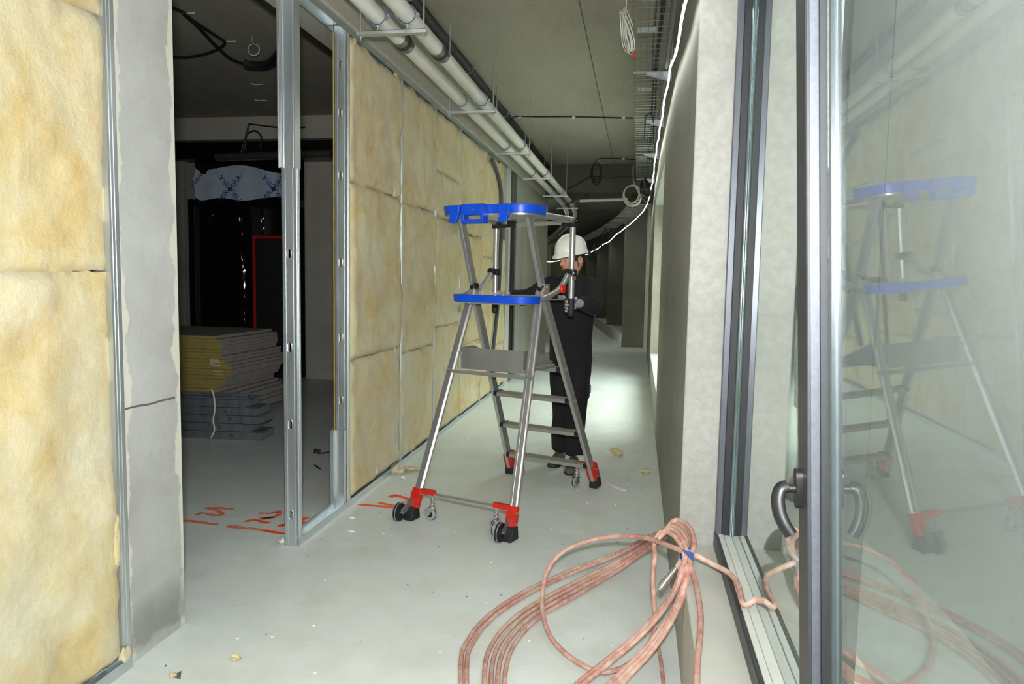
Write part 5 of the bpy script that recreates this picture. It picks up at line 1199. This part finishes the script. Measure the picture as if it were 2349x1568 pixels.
    m = MB(); c = C(582, 114, 3.40); m.torus(c, FW*-1, .05, .004, 20, 6); m.tube([c+ZV*.05, C(577, 92, 3.44), C(580, 84, 3.46)], .003, 5); tag(m.build('wire_loop', 'cable_white', smooth=True), 'small white wire loop hanging from the side room ceiling', 'wire')
    for i, (x, y) in enumerate(((575, 191), (584, 228), (418, 28), (512, 92))):
        p = C(x, y, 3.49); q = C(x+28, y+2, 3.47); tag(MB().tube([p, p.lerp(q, .3)+Vector((0, 0, -.01)), q], .007, 5).build('ceiling_tie', 'cable_white'), ['nearer white tie end poking from the side room ceiling', 'farther white tie end poking from the side room ceiling', 'white tie holding the slung cable beside the pier', 'white tie on the bend of the slung ceiling cable'][i], 'cable tie')
room()

# ================================================================== FLOOR MARKS AND LITTER
def litter():
    def mark(pts, w, mat='spray_solid'):
        sp = smooth_path([onz(x, y, .0015) for x, y in pts], 5); vs, fs = [], []
        for i, p in enumerate(sp):
            d = (sp[min(i+1, len(sp)-1)]-sp[max(i-1, 0)]).normalized(); s = Vector((-d.y, d.x, 0)); k = w*(.8+.5*nz(i*.35, p.x*9, p.y*9))*(.55 if i in (0, len(sp)-1) else 1)
            vs += [p+s*k*.85, p-s*k*.85]
        for i in range(len(sp)-1): fs.append((2*i, 2*i+1, 2*i+3, 2*i+2))
        MB().add(vs, fs).build('paint_mark', mat, FLOOR)
    mark([(820, 1156), (870, 1160), (925, 1166)], .022); mark([(868, 1152), (900, 1158), (932, 1160)], .022)
    mark([(896, 1140), (905, 1135), (925, 1140), (945, 1147), (955, 1140), (962, 1135)], .028); mark([(918, 1152), (935, 1150), (950, 1147)], .02)
    mark([(400, 1192), (450, 1196), (500, 1203)], .03, 'spray_orange'); mark([(520, 1206), (590, 1213), (655, 1223)], .028, 'spray_orange'); mark([(600, 1216), (655, 1224)], .018)
    mark([(448, 1182), (462, 1176), (490, 1181), (508, 1180), (500, 1170), (475, 1165), (500, 1164), (535, 1168)], .024, 'spray_orange')
    mark([(560, 1196), (585, 1192), (610, 1198), (618, 1196)], .024); mark([(592, 1177), (620, 1176), (640, 1172), (636, 1182), (600, 1190), (628, 1186)], .024, 'spray_orange'); mark([(610, 1178), (642, 1174)], .018); mark([(595, 1188), (632, 1186)], .02)
    mark([(640, 1207), (648, 1203), (656, 1204)], .024); mark([(687, 1206), (697, 1204), (694, 1198), (690, 1194), (700, 1188), (708, 1185)], .024)
    def lump(px, py, size, mat, label, cat, flat=.55, name='wool_scrap', seed=0):
        c = onz(px, py, 0)+Vector((0, 0, size*flat*.5)); m = MB(); m.sphere(c, size, size*.7, size*flat, 20, 14)
        m.v = [tuple(Vector((c.x, c.y, c.z))+(Vector(q)-c)*(1+.9*nz(q[0]+seed, q[1], q[2], 1.1/size)+.5*nz(q[0]+seed, q[1], q[2], 2.7/size))) for q in m.v]
        zmin = min(q[2] for q in m.v); m.v = [(q[0], q[1], max(0.0, q[2]-zmin-.003)) for q in m.v]
        tag(m.build(name, mat, smooth=True, angle=80), label, cat)
    lump(1420, 1045, .045, 'wool_c', 'torn tuft of mineral wool on the floor right of the worker', 'insulation scrap')
    lump(1481, 1086, .035, 'wool_b', 'torn tuft of mineral wool on the floor by the right wall', 'insulation scrap')
    lump(540, 1517, .016, 'wool_b', 'small lump of mineral wool on the near floor left of the hose', 'insulation scrap', .9)
    lump(935, 1081, .055, 'wool_a', 'flat tuft of mineral wool by the floor track in front of the ladder', 'insulation scrap', .35)
    lump(912, 1085, .045, 'wool_b', 'loose tuft of mineral wool hanging at the foot of the insulated wall', 'insulation scrap', .45, seed=4)
    lump(958, 1078, .03, 'wool_b', 'small tuft of mineral wool near the left ladder leg', 'insulation scrap', .4, seed=8)
    lump(925, 1098, .016, 'plaster_crumb', 'white crumb on the floor left of the ladder', 'crumb', .7)
    lump(808, 1188, .014, 'plaster_crumb', 'white plaster crumb on the floor beside the orange mark', 'crumb', .5)
    lump(805, 1220, .015, 'plaster_crumb', 'flat plaster crumb on the floor before the track', 'crumb', .4, seed=3)
    lump(718, 1213, .014, 'plaster_crumb', 'plaster crumb lying in the floor track', 'crumb', .7, seed=5)
    lump(648, 1244, .014, 'plaster_crumb', 'plaster crumb at the foot of the jamb stud', 'crumb', .8, seed=6)
    lump(1070, 1007, .016, 'plaster_crumb', 'white crumb on the floor behind the left ladder leg', 'crumb', .7, seed=9)
    m = MB(); p = [onz(x, y, .004) for x, y in ((393, 1550), (416, 1537), (414, 1556))]
    m.add(p+[q-Vector((0, 0, .003)) for q in p], [(0, 1, 2), (5, 4, 3), (0, 3, 4, 1), (1, 4, 5, 2), (2, 5, 3, 0)]); tag(m.build('metal_offcut', 'galvanised_dull'), 'small triangular metal offcut on the near floor', 'offcut')
    lump(396, 1552, .012, 'wool_b', 'pinch of mineral wool beside the metal offcut', 'insulation scrap', .7, seed=2)
    tag(MB().tube(smooth_path([onz(1375, 1096, .004), onz(1400, 1112, .006), onz(1420, 1121, .004), onz(1435, 1124, .003)], 5), .010, 6, ry=.0015).build('paper_strip', 'sheet_white'), 'thin white strip lying behind the right ladder foot', 'strip')
    tag(MB().tube(smooth_path([onz(722, 1066, .006), onz(728, 1071, .006), onz(735, 1075, .006)], 4), .006, 6).build('dark_offcut', 'cable_black'), 'short black bent offcut on the side room floor', 'offcut')
    lump(726, 1040, .03, 'pipe_dark', 'small black lump on the side room floor with a cable', 'debris', .6, name='debris_lump')
    tag(MB().tube(smooth_path([onz(730, 1040, .006), onz(745, 1038, .006), onz(762, 1036, .006)], 4), .006, 6).build('floor_cable', 'cable_black', smooth=True), 'thin black cable lying on the side room floor', 'cable')
    rnd = random.Random(12)
    m = MB()
    for k in range(110):       # dust and grit: too fine to pick apart
        x, y = rnd.uniform(-1.7, .12), rnd.uniform(2.1, 8); a = rnd.uniform(0, 3); l = rnd.uniform(.0015, .006); d = Vector((math.cos(a), math.sin(a), 0)); s = Vector((-d.y, d.x, 0))*rnd.uniform(.0007, .0015); c = Vector((x, y, .0008))
        m.hexa(c, d*l, s, (0, 0, .0008))
    tag(m.build('floor_grit', 'pipe_dark'), 'scattered dark grit on the corridor floor', 'grit', kind='stuff')
    m = MB()
    for k in range(120):
        x, y = rnd.uniform(-1.7, .12), rnd.uniform(2.1, 8); l = rnd.uniform(.0015, .005)
        m.hexa((x, y, l*.4), (l, 0, 0), (0, l*.7, 0), (0, 0, l*.4))
    tag(m.build('floor_crumbs', 'plaster_crumb'), 'scattered white plaster crumbs on the corridor floor', 'crumbs', kind='stuff')
litter()
